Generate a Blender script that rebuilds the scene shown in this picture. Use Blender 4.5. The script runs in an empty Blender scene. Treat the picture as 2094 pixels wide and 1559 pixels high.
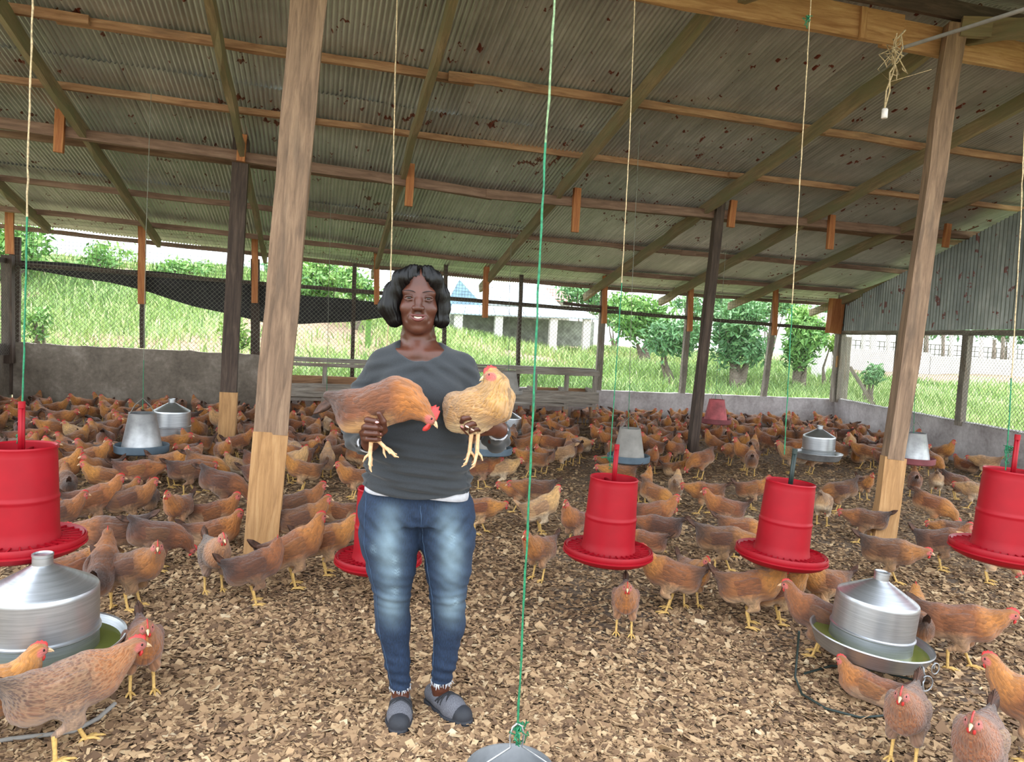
import bpy, bmesh, math, random
import numpy as np
from mathutils import Vector, Matrix
random.seed(7); rng = np.random.default_rng(7)
SC = bpy.context.scene; COL = SC.collection
# ---------------------------------------------------------------- camera
F_PX = 1500.0; PITCH = math.radians(3.5); ROLL = math.atan(.05); YAW = math.radians(15); CAM_H = 1.43
_fw = np.array([math.sin(YAW)*math.cos(PITCH), math.cos(YAW)*math.cos(PITCH), -math.sin(PITCH)])
_r0 = np.array([math.cos(YAW), -math.sin(YAW), 0.]); _u0 = np.cross(_r0, _fw)
_R = _r0*math.cos(ROLL)+_u0*math.sin(ROLL); _U = _u0*math.cos(ROLL)-_r0*math.sin(ROLL)
_C = np.array([0, 0, CAM_H])
cd = bpy.data.cameras.new('camera'); cam = bpy.data.objects.new('camera', cd); COL.objects.link(cam)
cd.sensor_width = 36; cd.lens = 36*F_PX/2094; cd.clip_start = .05; cd.clip_end = 400
cam.matrix_world = Matrix(((_R[0], _U[0], -_fw[0], 0), (_R[1], _U[1], -_fw[1], 0), (_R[2], _U[2], -_fw[2], CAM_H), (0, 0, 0, 1)))
SC.camera = cam
# ---------------------------------------------------------------- world, sun, exposure
def lin(c):
    return tuple(((x/12.92) if x <= .04045 else ((x+.055)/1.055)**2.4) for x in [v/255. for v in c])
W = bpy.data.worlds.new('sky'); SC.world = W; W.use_nodes = True
nt = W.node_tree; nt.nodes.clear()
wo = nt.nodes.new('ShaderNodeOutputWorld'); bg = nt.nodes.new('ShaderNodeBackground')
tc = nt.nodes.new('ShaderNodeTexCoord'); sp = nt.nodes.new('ShaderNodeSeparateXYZ'); cr = nt.nodes.new('ShaderNodeValToRGB')
nt.links.new(tc.outputs['Generated'], sp.inputs[0]); nt.links.new(sp.outputs['Z'], cr.inputs[0]); nt.links.new(cr.outputs[0], bg.inputs[0]); nt.links.new(bg.outputs[0], wo.inputs[0])
cr.color_ramp.elements[0].color = (.92, .97, 1.0, 1); cr.color_ramp.elements[1].color = (.80, .88, 1.0, 1)
bg.inputs[1].default_value = 1.9
sun = bpy.data.lights.new('sun', 'SUN'); so = bpy.data.objects.new('sun', sun); COL.objects.link(so)
sun.energy = 1.6; sun.angle = math.radians(25); sun.color = (1, .96, .88)
so.rotation_euler = (math.radians(28), 0, math.radians(160))
SC.view_settings.view_transform = 'Standard'; SC.view_settings.look = 'None'; SC.view_settings.gamma = 1; SC.view_settings.use_curve_mapping = False
SC.view_settings.exposure = 1.12
# ---------------------------------------------------------------- pixel -> world helpers
def ray(px, py): return _fw+_R*(px-1047)/F_PX-_U*(py-779.5)/F_PX
def flr(px, py, z=0.):
    d = ray(px, py); return _C+d*(z-CAM_H)/d[2]
def aty(px, py, Y):
    d = ray(px, py); return _C+d*Y/d[1]
def xat(px, X):
    pass
# ---------------------------------------------------------------- object helpers
def link(o, parent=None):
    COL.objects.link(o)
    if parent is not None: o.parent = parent
    return o
def tag(o, label=None, cat=None, group=None, kind=None):
    if label: o['label'] = label
    if cat: o['category'] = cat
    if group: o['group'] = group
    if kind: o['kind'] = kind
    return o
def empty(name, loc=(0, 0, 0), rz=0):
    o = bpy.data.objects.new(name, None); o.location = loc; o.rotation_euler = (0, 0, rz); o.empty_display_size = .1
    return link(o)
def mesh_np(name, V, Fq, mat=None, smooth=False, parent=None, uv=None, attrs=None, loc=None, mats=None, midx=None):
    """V (n,3), Fq (m,k) equal-size faces or list of arrays"""
    V = np.asarray(V, np.float32)
    Fs = Fq if isinstance(Fq, list) and not isinstance(Fq[0], tuple) else [np.array(Fq)]
    Fs = [np.asarray(f, np.int32) for f in Fs if len(f)]
    me = bpy.data.meshes.new(name)
    me.vertices.add(len(V)); me.vertices.foreach_set('co', V.ravel())
    tot = np.concatenate([np.full(len(f), f.shape[1], np.int32) for f in Fs]); loops = np.concatenate([f.ravel() for f in Fs])
    st = np.concatenate([[0], np.cumsum(tot)[:-1]]).astype(np.int32)
    me.loops.add(len(loops)); me.loops.foreach_set('vertex_index', loops)
    me.polygons.add(len(tot)); me.polygons.foreach_set('loop_start', st)
    try: me.polygons.foreach_set('loop_total', tot)
    except Exception: pass
    me.polygons.foreach_set('use_smooth', np.full(len(tot), bool(smooth)))
    for m_ in (mats or ([mat] if mat else [])): me.materials.append(m_)
    if midx is not None: me.polygons.foreach_set('material_index', np.asarray(midx, np.int32))
    me.update(calc_edges=True)
    for k, a in (attrs or {}).items():
        a = np.asarray(a, np.float32)
        if a.ndim == 1: at = me.attributes.new(k, 'FLOAT', 'POINT'); at.data.foreach_set('value', a)
        else: at = me.attributes.new(k, 'FLOAT_VECTOR', 'POINT'); at.data.foreach_set('vector', a.ravel())
    o = bpy.data.objects.new(name, me)
    if loc is not None: o.location = loc
    return link(o, parent)
class MB:
    """collects boxes, tubes and lathes into one mesh"""
    def __init__(s): s.v = []; s.f = {}; s.n = 0; s.mi = {}; s.cur = 0
    def add(s, V, F):
        V = np.asarray(V, float); F = np.asarray(F, int)
        if F.shape[1] not in s.f: s.f[F.shape[1]] = []; s.mi[F.shape[1]] = []
        s.f[F.shape[1]].append(F+s.n); s.mi[F.shape[1]].append(np.full(len(F), s.cur)); s.v.append(V); s.n += len(V); return s
    def box(s, c, d, rot=None):
        x, y, z = [a/2 for a in d]
        V = np.array([(-x,-y,-z),(x,-y,-z),(x,y,-z),(-x,y,-z),(-x,-y,z),(x,-y,z),(x,y,z),(-x,y,z)])
        if rot is not None: V = V@np.array(rot).T
        return s.add(V+np.array(c), [(0,3,2,1),(4,5,6,7),(0,1,5,4),(1,2,6,5),(2,3,7,6),(3,0,4,7)])
    def tube(s, pts, r, n=8, cap=True, closed=False):
        P = np.array(pts, float); m = len(P); r = np.broadcast_to(np.asarray(r, float), (m,))
        T = np.gradient(P, axis=0) if not closed else np.roll(P, -1, 0)-np.roll(P, 1, 0)
        T /= np.linalg.norm(T, axis=1)[:, None]+1e-9
        a = np.array([0, 0, 1.]) if abs(T[0][2]) < .9 else np.array([1., 0, 0])
        V = []; th = np.arange(n)/n*2*np.pi; N = None
        for i in range(m):
            N = (a if N is None else N); N = N-T[i]*(N@T[i]); N /= np.linalg.norm(N)+1e-9; B = np.cross(T[i], N)
            V.append(P[i]+r[i]*(np.cos(th)[:, None]*N+np.sin(th)[:, None]*B))
        V = np.concatenate(V); j = np.arange(n); k = (j+1) % n; F = []
        for i in range(m if closed else m-1):
            a0 = i*n; b0 = ((i+1) % m)*n
            F.append(np.stack([a0+j, a0+k, b0+k, b0+j], 1))
        s.add(V, np.concatenate(F)[:, ::1])
        if cap and not closed:
            s.add(V[:n], [tuple(range(n))[::-1]]); s.add(V[-n:], [tuple(range(n))])
        return s
    def lathe(s, prof, n=48, c=(0, 0, 0)):
        th = np.arange(n)/n*2*np.pi; V = []
        for r, z in prof: V.append(np.stack([r*np.cos(th), r*np.sin(th), np.full(n, z)], 1))
        V = np.concatenate(V)+np.array(c); j = np.arange(n); k = (j+1) % n
        F = [np.stack([i*n+j, i*n+k, (i+1)*n+k, (i+1)*n+j], 1) for i in range(len(prof)-1)]
        return s.add(V, np.concatenate(F))
    def xf(s, M3=None, t=(0, 0, 0)):
        s.v = [(v@np.array(M3).T if M3 is not None else v)+np.array(t) for v in s.v]; return s
    def build(s, name, mat, parent=None, smooth=False, loc=None, mats=None):
        ks = sorted(s.f); Fs = [np.concatenate(s.f[k]) for k in ks]
        mi = np.concatenate([np.concatenate(s.mi[k]) for k in ks])
        return mesh_np(name, np.concatenate(s.v), Fs, mat, smooth, parent, loc=loc, mats=mats, midx=mi if mats else None)
def smooth_by_angle(o, deg=35):
    me = o.data; me.polygons.foreach_set('use_smooth', np.ones(len(me.polygons), bool))
    bm = bmesh.new(); bm.from_mesh(me)
    for e in bm.edges:
        if len(e.link_faces) == 2 and e.calc_face_angle(0) > math.radians(deg): e.smooth = False
    bm.to_mesh(me); bm.free(); return o
_bc = [0]
def beam(name, p0, p1, w, h, mat, parent=None, up=(0, 0, 1), wob=.003, seg=None, taper=0, seed=None):
    """timber from p0 to p1; w across, h along up; sawn slightly uneven; local x runs along it"""
    p0 = Vector(p0); p1 = Vector(p1); L = (p1-p0).length; X = (p1-p0)/L
    upv = Vector(up); Z = (upv-X*upv.dot(X)).normalized(); Y = Z.cross(X)
    n = seg or max(2, int(L/.35)); _bc[0] += 1; rr = np.random.default_rng(seed if seed is not None else _bc[0])
    V = []
    for i in range(n+1):
        t = i/n; j = rr.normal(0, wob, 4); k = 1-taper*t
        b = rr.normal(0, wob*.7, 2)
        V += [(L*t, -w/2*k+j[0]+b[0], -h/2*k+j[1]+b[1]), (L*t, w/2*k+j[2]+b[0], -h/2*k+j[3]+b[1]), (L*t, w/2*k+j[0]+b[0], h/2*k+j[2]+b[1]), (L*t, -w/2*k+j[1]+b[0], h/2*k+j[3]+b[1])]
    F = [(3, 2, 1, 0), (4*n, 4*n+1, 4*n+2, 4*n+3)]
    for i in range(n):
        a = 4*i
        for q in range(4): F.append((a+q, a+(q+1) % 4, a+4+(q+1) % 4, a+4+q))
    o = mesh_np(name, np.array(V), np.array(F), mat, False)
    o.matrix_world = Matrix(((X[0], Y[0], Z[0], p0[0]), (X[1], Y[1], Z[1], p0[1]), (X[2], Y[2], Z[2], p0[2]), (0, 0, 0, 1)))
    if parent is not None:
        o.parent = parent; o.matrix_parent_inverse = parent.matrix_basis.inverted()
    return o
def wires(name, segs, r, mat, parent=None, n=3):
    S = np.asarray(segs, float); P = S[:, 0]; Q = S[:, 1]; T = Q-P; T /= np.linalg.norm(T, axis=1)[:, None]
    A = np.where(np.abs(T[:, 2:3]) < .9, np.array([[0, 0, 1.]]), np.array([[1., 0, 0]])); N = np.cross(T, A); N /= np.linalg.norm(N, axis=1)[:, None]; B = np.cross(T, N)
    V = []
    for E in (P, Q):
        for k in range(n):
            a = 2*np.pi*k/n; V.append(E+r*(math.cos(a)*N+math.sin(a)*B))
    m = len(S); V = np.stack(V, 1).reshape(-1, 3); b = np.arange(m)*2*n
    F = np.concatenate([np.stack([b+k, b+(k+1) % n, b+n+(k+1) % n, b+n+k], 1) for k in range(n)])
    return mesh_np(name, V, F, mat, True, parent)
# ---------------------------------------------------------------- material helper
class NG:
    def __init__(s, name):
        s.m = bpy.data.materials.new(name); s.m.use_nodes = True; s.t = s.m.node_tree; s.b = s.t.nodes['Principled BSDF']
    def n(s, typ, **kw):
        d = s.t.nodes.new(typ)
        for k, v in kw.items():
            if k.startswith('i_'):
                key = k[2:]; key = int(key) if key.isdigit() else key.replace('_', ' ')
                if hasattr(v, 'type') and hasattr(v, 'node'): s.t.links.new(v, d.inputs[key])
                else: d.inputs[key].default_value = v
            else: setattr(d, k, v)
        return d
    def coord(s, kind='Object', scale=(1, 1, 1)):
        c = s.n('ShaderNodeTexCoord'); return s.n('ShaderNodeMapping', i_0=c.outputs[kind], i_3=scale).outputs[0]
    def noise(s, vec, sc=5, det=5, rough=.6, dist=0):
        return s.n('ShaderNodeTexNoise', i_Vector=vec, i_Scale=sc, i_Detail=det, i_Roughness=rough, i_Distortion=dist).outputs[0]
    def voro(s, vec, sc=5, out='Distance', feat='F1', rand=1):
        return s.n('ShaderNodeTexVoronoi', feature=feat, i_Vector=vec, i_Scale=sc, i_Randomness=rand).outputs[out]
    def ramp(s, fac, stops, interp='LINEAR'):
        r = s.n('ShaderNodeValToRGB', i_0=fac); e = r.color_ramp; e.interpolation = interp
        while len(e.elements) < len(stops): e.elements.new(.5)
        for el, (p, c) in zip(e.elements, stops): el.position = p; el.color = (*(lin(c) if len(c) == 3 else c[:3]), 1)
        return r.outputs[0]
    def mix(s, f, a, b, mode='MIX'):
        m = s.n('ShaderNodeMix', data_type='RGBA', blend_type=mode)
        for i, v in ((0, f), (6, a), (7, b)):
            if hasattr(v, 'node'): s.t.links.new(v, m.inputs[i])
            elif i == 0: m.inputs[i].default_value = v
            else: m.inputs[i].default_value = (*lin(v), 1)
        return m.outputs[2]
    def math(s, op, a, b=0.):
        m = s.n('ShaderNodeMath', operation=op)
        for i, v in ((0, a), (1, b)):
            if hasattr(v, 'node'): s.t.links.new(v, m.inputs[i])
            else: m.inputs[i].default_value = v
        return m.outputs[0]
    def attr(s, nm, out='Fac'): return s.n('ShaderNodeAttribute', attribute_name=nm).outputs[out]
    def out(s, col=None, rough=None, metal=None, bump=None, bstr=.3, bdist=.01, **kw):
        def st(k, v):
            if v is None: return
            if hasattr(v, 'node'): s.t.links.new(v, s.b.inputs[k])
            elif k == 'Base Color': s.b.inputs[k].default_value = (*lin(v), 1)
            else: s.b.inputs[k].default_value = v
        st('Base Color', col); st('Roughness', rough); st('Metallic', metal)
        if bump is not None:
            bn = s.n('ShaderNodeBump', i_Height=bump, i_Strength=bstr, i_Distance=bdist); s.t.links.new(bn.outputs[0], s.b.inputs['Normal'])
        for k, v in kw.items(): st(k.replace('_', ' '), v)
        return s.m
def plain(name, c, rough=.5, metal=0, var=.12, sc=30, bstr=.05, **kw):
    g = NG(name); v = g.coord(); nz = g.noise(v, sc)
    c2 = tuple(max(0, x*(1-var)) for x in c); c3 = tuple(min(255, x*(1+var)) for x in c)
    return g.out(g.ramp(nz, [(.3, c2), (.7, c3)]), rough, metal, nz, bstr, .004, **kw)
def wood(name, dark, mid, light, rough=.8, moss=None, sc=1., stain=None):
    g = NG(name); v = g.coord('Object', (1.2*sc, 14*sc, 14*sc)); nz = g.noise(v, 2.2, 8, .65, .6)
    col = g.ramp(nz, [(.25, dark), (.5, mid), (.75, light)])
    fine = g.noise(g.coord('Object', (6, 90, 90)), 3, 4, .6)
    col = g.mix(g.math('MULTIPLY', fine, .45), col, dark, 'MULTIPLY')
    if moss is not None:
        m = g.ramp(g.noise(g.coord('Object', (1, 2.5, 2.5)), 1.7, 5), [(.42, (0, 0, 0)), (.62, (255, 255, 255))]); col = g.mix(m, col, moss)
    if stain is not None:
        m = g.ramp(g.noise(g.coord('Object', (.8, 5, 5)), 2.3, 6), [(.55, (0, 0, 0)), (.7, (190, 190, 190))]); col = g.mix(m, col, stain)
    b = g.math('ADD', nz, g.math('MULTIPLY', fine, .5))
    return g.out(col, rough, 0, b, .5, .006)
CHIPS = 90000; GRASS = 80000; CROWD = 420
# ================================================================ materials of the setting
M_post = wood('weathered_post_wood', (96, 78, 62), (150, 122, 98), (186, 156, 126), stain=(92, 78, 66))
M_postd = wood('dark_post_wood', (50, 40, 34), (82, 66, 56), (116, 98, 84))
M_new = wood('fresh_cut_wood', (150, 112, 72), (192, 148, 98), (216, 176, 124), stain=(160, 122, 84))
M_rafter = wood('mossy_rafter_wood', (104, 88, 66), (150, 130, 98), (184, 164, 128), moss=(122, 116, 84))
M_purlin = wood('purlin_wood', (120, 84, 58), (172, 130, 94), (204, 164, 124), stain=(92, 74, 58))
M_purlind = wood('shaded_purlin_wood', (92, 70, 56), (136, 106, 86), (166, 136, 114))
M_ridge = wood('ridge_beam_wood', (142, 98, 58), (190, 146, 98), (218, 180, 130), stain=(140, 92, 50))
M_orange = wood('reddish_block_wood', (134, 78, 44), (182, 116, 68), (208, 150, 92))
M_grey = wood('grey_bench_wood', (92, 84, 76), (150, 140, 128), (190, 182, 168), stain=(120, 92, 70))
def concrete(name, a, b, c):
    g = NG(name); v = g.coord(); n1 = g.noise(v, 2.2, 7, .7, .4); n2 = g.noise(v, 22, 4)
    col = g.ramp(g.math('ADD', g.math('MULTIPLY', n1, .75), g.math('MULTIPLY', n2, .25)), [(.32, a), (.5, b), (.66, c)])
    low = g.ramp(g.noise(g.coord('Object', (3, 3, .4)), 3, 4), [(.5, (0, 0, 0)), (.75, (140, 140, 140))]); col = g.mix(low, col, a)
    return g.out(col, .92, 0, n2, .4, .01)
M_conc = concrete('stained_grey_render', (92, 84, 74), (128, 118, 106), (160, 150, 138))
M_conc2 = concrete('pale_whitewashed_render', (138, 130, 128), (178, 172, 172), (206, 202, 202))
# corrugated zinc with rust flakes
g = NG('corrugated_zinc'); v = g.coord('Object'); oi = g.n('ShaderNodeObjectInfo').outputs['Random']
off = g.n('ShaderNodeCombineXYZ', i_X=g.math('MULTIPLY', oi, 37.), i_Y=g.math('MULTIPLY', oi, 91.)).outputs[0]
vv = g.n('ShaderNodeVectorMath', operation='ADD', i_0=v, i_1=off).outputs[0]
n1 = g.noise(vv, 1.6, 6, .6); n2 = g.noise(vv, 40, 3)
streak = g.noise(g.n('ShaderNodeMapping', i_0=vv, i_3=(14, .8, 1)).outputs[0], 1.5, 5)
col = g.ramp(g.math('ADD', g.math('MULTIPLY', n1, .5), g.math('MULTIPLY', streak, .5)), [(.35, (158, 160, 154)), (.52, (186, 188, 182)), (.68, (212, 213, 208))])
dirt = g.ramp(g.noise(vv, 5, 6, .7), [(.55, (0, 0, 0)), (.75, (170, 170, 170))]); col = g.mix(dirt, col, (146, 140, 126))
vs = g.n('ShaderNodeMapping', i_0=vv, i_3=(1.35, 1, 1)).outputs[0]
rs = g.math('ADD', g.math('MULTIPLY', g.noise(vs, 7.5, 3, .5), .66), g.math('MULTIPLY', g.noise(vv, 1.1, 2), .34))
rust = g.ramp(rs, [(.622, (0, 0, 0)), (.630, (255, 255, 255))])
col = g.mix(rust, col, g.ramp(g.noise(vv, 60, 3), [(.3, (78, 32, 22)), (.7, (128, 62, 42))]))
M_zinc = g.out(col, g.math('ADD', g.math('MULTIPLY', n1, .2), .30), g.math('MULTIPLY', g.math('SUBTRACT', 1., rust), .45), n2, .12, .003)
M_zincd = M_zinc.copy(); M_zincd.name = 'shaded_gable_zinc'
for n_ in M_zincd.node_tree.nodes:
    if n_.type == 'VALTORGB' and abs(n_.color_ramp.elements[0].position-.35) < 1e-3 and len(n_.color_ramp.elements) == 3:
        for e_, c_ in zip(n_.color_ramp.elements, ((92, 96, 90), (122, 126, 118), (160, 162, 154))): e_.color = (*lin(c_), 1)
# litter floor
g = NG('wood_chip_litter'); v = g.coord('Object'); big = g.noise(v, .9, 5, .6, .3)
vc = g.n('ShaderNodeTexVoronoi', i_Vector=g.n('ShaderNodeMapping', i_0=v, i_3=(1, 1.5, 1)).outputs[0], i_Scale=46.)
cell = g.n('ShaderNodeSeparateColor', i_0=vc.outputs['Color']).outputs[0]
col = g.ramp(cell, [(0, (70, 54, 42)), (.45, (112, 88, 66)), (.8, (150, 122, 92)), (1, (190, 164, 128))])
bare = g.ramp(big, [(.50, (0, 0, 0)), (.64, (235, 235, 235))]); soil = g.ramp(g.noise(v, 30, 6), [(.3, (84, 72, 62)), (.7, (122, 106, 92))])
col = g.mix(bare, col, soil)
M_litter = g.out(col, .95, 0, g.math('ADD', cell, g.noise(v, 60, 4)), .7, .01)
g = NG('wood_chips'); a = g.attr('tone'); M_chip = g.out(g.ramp(a, [(0, (76, 56, 40)), (.3, (122, 94, 68)), (.6, (170, 138, 102)), (.85, (192, 164, 126)), (1, (210, 190, 156))]), .85, 0, g.noise(g.coord('Object', (1, 1, 1)), 220, 3), .3, .002)
M_wire = plain('galvanised_wire', (120, 116, 108), .55, .4)
M_wired = plain('dull_wire', (124, 124, 110), .7, .2)
M_tarp = plain('black_shade_cloth', (44, 42, 42), .85, 0, .3, 14, .4)
M_grass = None
g = NG('grassy_earth'); v = g.coord('Object'); n1 = g.noise(v, .55, 6, .6, .5); n2 = g.noise(v, 7, 5, .7)
col = g.ramp(n2, [(.3, (116, 134, 86)), (.55, (150, 168, 112)), (.75, (186, 196, 142))])
sl_ = g.math('ADD', g.attr('soil'), g.math('MULTIPLY', n2, .5)); col = g.mix(g.ramp(sl_, [(.66, (0, 0, 0)), (.82, (240, 240, 240))]), col, g.ramp(n2, [(.3, (150, 118, 98)), (.7, (188, 158, 134))]))
M_earth = g.out(col, .95, 0, n2, .6, .05)
g = NG('grass_blades'); a = g.attr('tone'); M_blade = g.out(g.ramp(a, [(0, (92, 124, 66)), (.4, (130, 160, 88)), (.75, (172, 194, 118)), (1, (214, 218, 164))]), .7)
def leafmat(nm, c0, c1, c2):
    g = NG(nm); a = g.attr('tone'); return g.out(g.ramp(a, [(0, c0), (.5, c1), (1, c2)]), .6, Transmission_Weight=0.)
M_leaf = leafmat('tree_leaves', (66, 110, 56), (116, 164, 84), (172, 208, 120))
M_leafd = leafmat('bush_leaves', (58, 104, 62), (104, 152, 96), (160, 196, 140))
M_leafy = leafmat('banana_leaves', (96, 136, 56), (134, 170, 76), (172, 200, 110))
M_bark = wood('bark', (80, 70, 60), (120, 106, 92), (150, 138, 122))
# ================================================================ roof
X_SL = lambda X: .2238-.0438*min(1, max(0, (2.5-X)/6.5))
def zr(X, Y): return 3.95-(Y-4.65)*X_SL(X)
ceil = empty('ceiling'); ceil['kind'] = 'structure'
def sheet_mesh(L, W=.80, p=.0424, amp=.0085):
    n = int(round(W/p*8)); xs = np.linspace(0, W, n+1); zs = amp*np.cos(xs/p*2*np.pi)
    ys = np.array([0, L/3, 2*L/3, L]); V = []
    for t in (0, .0009):
        for y in ys: V.append(np.stack([xs, np.full(n+1, y), zs+t], 1))
    V = np.concatenate(V); F = []; j = np.arange(n); m = n+1; K = len(ys)
    for l, fl in ((0, 1), (K*m, 0)):
        for r in range(K-1):
            a = l+r*m+j; q = np.stack([a, a+1, a+m+1, a+m], 1); F.append(q[:, ::-1] if fl else q)
    b = K*m; e = (K-1)*m; E0 = len(V)   # end faces keep their own vertices so the shading stays crisp
    V = np.concatenate([V, V[:m], V[b:b+m], V[e:e+m], V[b+e:b+e+m]])
    F.append(np.stack([E0+j, E0+j+1, E0+m+j+1, E0+m+j], 1)); F.append(np.stack([E0+2*m+j, E0+3*m+j, E0+3*m+j+1, E0+2*m+j+1], 1))
    return V, np.concatenate(F)
def place_sheet(me, p0, ang, name='roof_sheet', tilt=0):
    o = bpy.data.objects.new(name, me); link(o, ceil); o.location = p0; o.rotation_euler = (ang, tilt, 0); return o
rows = [(4.66, 2.85), (7.32, 2.95), (10.05, 2.55)]
for ri, (Y0, L) in enumerate(rows):
    V, Fq = sheet_mesh(L); me0 = mesh_np('roof_sheet', V, Fq, M_zinc, True); me = me0.data; bpy.data.objects.remove(me0)
    X = -5.6; k = 0
    while X < 9.9:
        s = X_SL(X); jit = random.uniform(-.03, .03)
        z = zr(X, Y0)+.172-ri*.0045+(k % 2)*.0018
        tilt = math.atan((zr(X+.76, Y0+L/2)-zr(X, Y0+L/2))/.76)
        # lower rows slip beneath the sheet above
        place_sheet(me, (X, Y0+jit-.1, z+s*(.1-jit)), -math.atan(s), tilt=-tilt); X += .762; k += 1
V, Fq = sheet_mesh(2.5); me0 = mesh_np('roof_sheet', V, Fq, M_zinc, True); me = me0.data; bpy.data.objects.remove(me0)
X = -2.; k = 0
while X < 8.5:
    place_sheet(me, (X, 2.26, 4.14-.2238*2.5*.98+(k % 2)*.003), math.atan(.2238)); X += .762; k += 1
# purlins
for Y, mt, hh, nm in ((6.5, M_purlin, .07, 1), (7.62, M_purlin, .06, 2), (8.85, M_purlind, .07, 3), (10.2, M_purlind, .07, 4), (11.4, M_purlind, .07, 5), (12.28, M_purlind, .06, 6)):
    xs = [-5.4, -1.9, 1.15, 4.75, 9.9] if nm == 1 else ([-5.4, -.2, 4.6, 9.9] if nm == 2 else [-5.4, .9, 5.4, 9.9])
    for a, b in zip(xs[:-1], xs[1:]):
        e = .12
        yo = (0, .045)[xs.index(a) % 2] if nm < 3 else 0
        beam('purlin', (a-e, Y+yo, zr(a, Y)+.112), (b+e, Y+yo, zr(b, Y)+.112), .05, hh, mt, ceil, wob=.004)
beam('purlin', (-1.0, 5.12, zr(0, 5.12)+.1), (4.5, 5.12, zr(4.5, 5.12)+.1), .04, .04, M_grey, ceil)
# rafters
for X, Y1 in ((-3.75, 11.95), (-2.32, 12.0), (-.82, 12.2), (.86, 12.35), (2.68, 12.4), (4.62, 12.5), (6.1, 12.5), (7.55, 12.5), (9.38, 12.55)):
    beam('rafter', (X, 4.62, zr(X, 4.62)), (X, Y1, zr(X, Y1)), .055, .13, M_rafter, ceil, wob=.005)
    if X > -2: beam('rafter', (X+.07, 4.68, 3.86), (X+.07, 2.3, 3.86-.2238*2.38), .055, .12, M_rafter, ceil, wob=.004)
# ridge beam, upper ridge board, eave board
beam('ridge_beam', (-5.4, 4.68, 3.80), (4.1, 4.68, 3.82), .05, .22, M_ridge, ceil, wob=.004)
beam('ridge_beam', (3.95, 4.71, 3.80), (10., 4.71, 3.84), .05, .21, M_ridge, ceil, wob=.004)
beam('ridge_board', (-5.4, 4.6, 4.0), (10, 4.6, 4.0), .04, .13, M_postd, ceil, wob=.004)
o = beam('cleat', (3.73, 4.64, 3.70), (3.73, 4.64, 3.92), .05, .03, M_ridge, ceil, up=(0, -1, 0))
beam('tie_rafter', (4.5, 4.55, 3.86), (7.2, 3.1, 3.62), .05, .14, M_rafter, ceil)
# ================================================================ floor and walls
def grid(x0, x1, y0, y1, nx, ny, fz):
    xs = np.linspace(x0, x1, nx); ys = np.linspace(y0, y1, ny); XX, YY = np.meshgrid(xs, ys); ZZ = fz(XX, YY)
    V = np.stack([XX.ravel(), YY.ravel(), ZZ.ravel()], 1); i = np.arange((ny-1)*(nx-1)); r = i//(nx-1); c = i % (nx-1); a = r*nx+c
    return V, np.stack([a, a+1, a+nx+1, a+nx], 1)
def fbm(X, Y, s, seed=0):
    r = np.random.default_rng(seed); out = 0
    for o in range(5):
        for k in range(3):
            th = r.uniform(0, 6.28); ph = r.uniform(0, 6.28); q = s*2**o
            out = out+np.sin((X*np.cos(th)+Y*np.sin(th))*q+ph)/2**o/3
    return out
def floor_z(X, Y): return .004*fbm(X, Y, 3., 4)-.004
V, Fq = grid(-5.2, 10.2, -3.5, 12., 180, 180, floor_z)
fl = mesh_np('floor', V, Fq, M_litter, True); fl['kind'] = 'structure'
# wood chips: real loose chips, thinning with distance
def chips(N):
    px = rng.uniform(-60, 2160, N*4); py = 779.5+rng.uniform(80, 800, N*4)
    d = _fw[None]+_R[None]*((px-1047)/F_PX)[:, None]-_U[None]*((py-779.5)/F_PX)[:, None]
    t = -CAM_H/d[:, 2]; P = d*t[:, None]; ok = (d[:, 2] < 0) & (P[:, 1] < 10.5) & (P[:, 0] > -4) & (P[:, 0] < 8.5)
    P = P[ok]; keep = rng.uniform(0, 1, len(P)) < np.clip(.35+P[:, 1]*.1, 0, 1); P = P[keep]
    dens = fbm(P[:, 0], P[:, 1], 2.1, 11)
    P = P[(rng.uniform(-.9, .5, len(P)) < dens+.22)][:N]
    n = len(P); z = floor_z(P[:, 0], P[:, 1])
    L = rng.gamma(2.4, .0033, n)+.0028+.0008*P[:, 1]; Wd = L*rng.uniform(.3, .9, n); T = rng.uniform(.001, .003, n)
    a = rng.uniform(0, 2*np.pi, n); tx = rng.normal(0, .28, n); ty = rng.normal(0, .28, n)
    u = np.stack([np.cos(a), np.sin(a), tx], 1); w = np.stack([-np.sin(a), np.cos(a), ty], 1)
    up = np.cross(u, w); up /= np.linalg.norm(up, axis=1)[:, None]
    base = np.stack([P[:, 0], P[:, 1], z+.002+rng.uniform(0, .009, n)], 1)
    V = np.zeros((n, 8, 3))
    for i, (sx, sy) in enumerate(((-1, -1), (1, -1), (1, 1), (-1, 1))):
        q = base+u*(L*sx*rng.uniform(.65, 1, n)/1)[:, None]+w*(Wd*sy*rng.uniform(.6, 1, n))[:, None]+up*rng.normal(0, .0015, n)[:, None]
        V[:, i] = q; V[:, i+4] = q+up*T[:, None]
    b = (np.arange(n)*8)[:, None]
    F = np.concatenate([b+np.array(f) for f in ((4, 5, 6, 7), (0, 1, 5, 4), (1, 2, 6, 5), (2, 3, 7, 6), (3, 0, 4, 7))])
    tone = np.repeat(np.clip(rng.beta(2.0, 2.2, n), 0, 1), 8)
    o = mesh_np('wood_shavings', V.reshape(-1, 3), F, M_chip, False, fl, attrs={'tone': tone}); o['kind'] = 'stuff'
chips(CHIPS)
YW = 11.85
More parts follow.
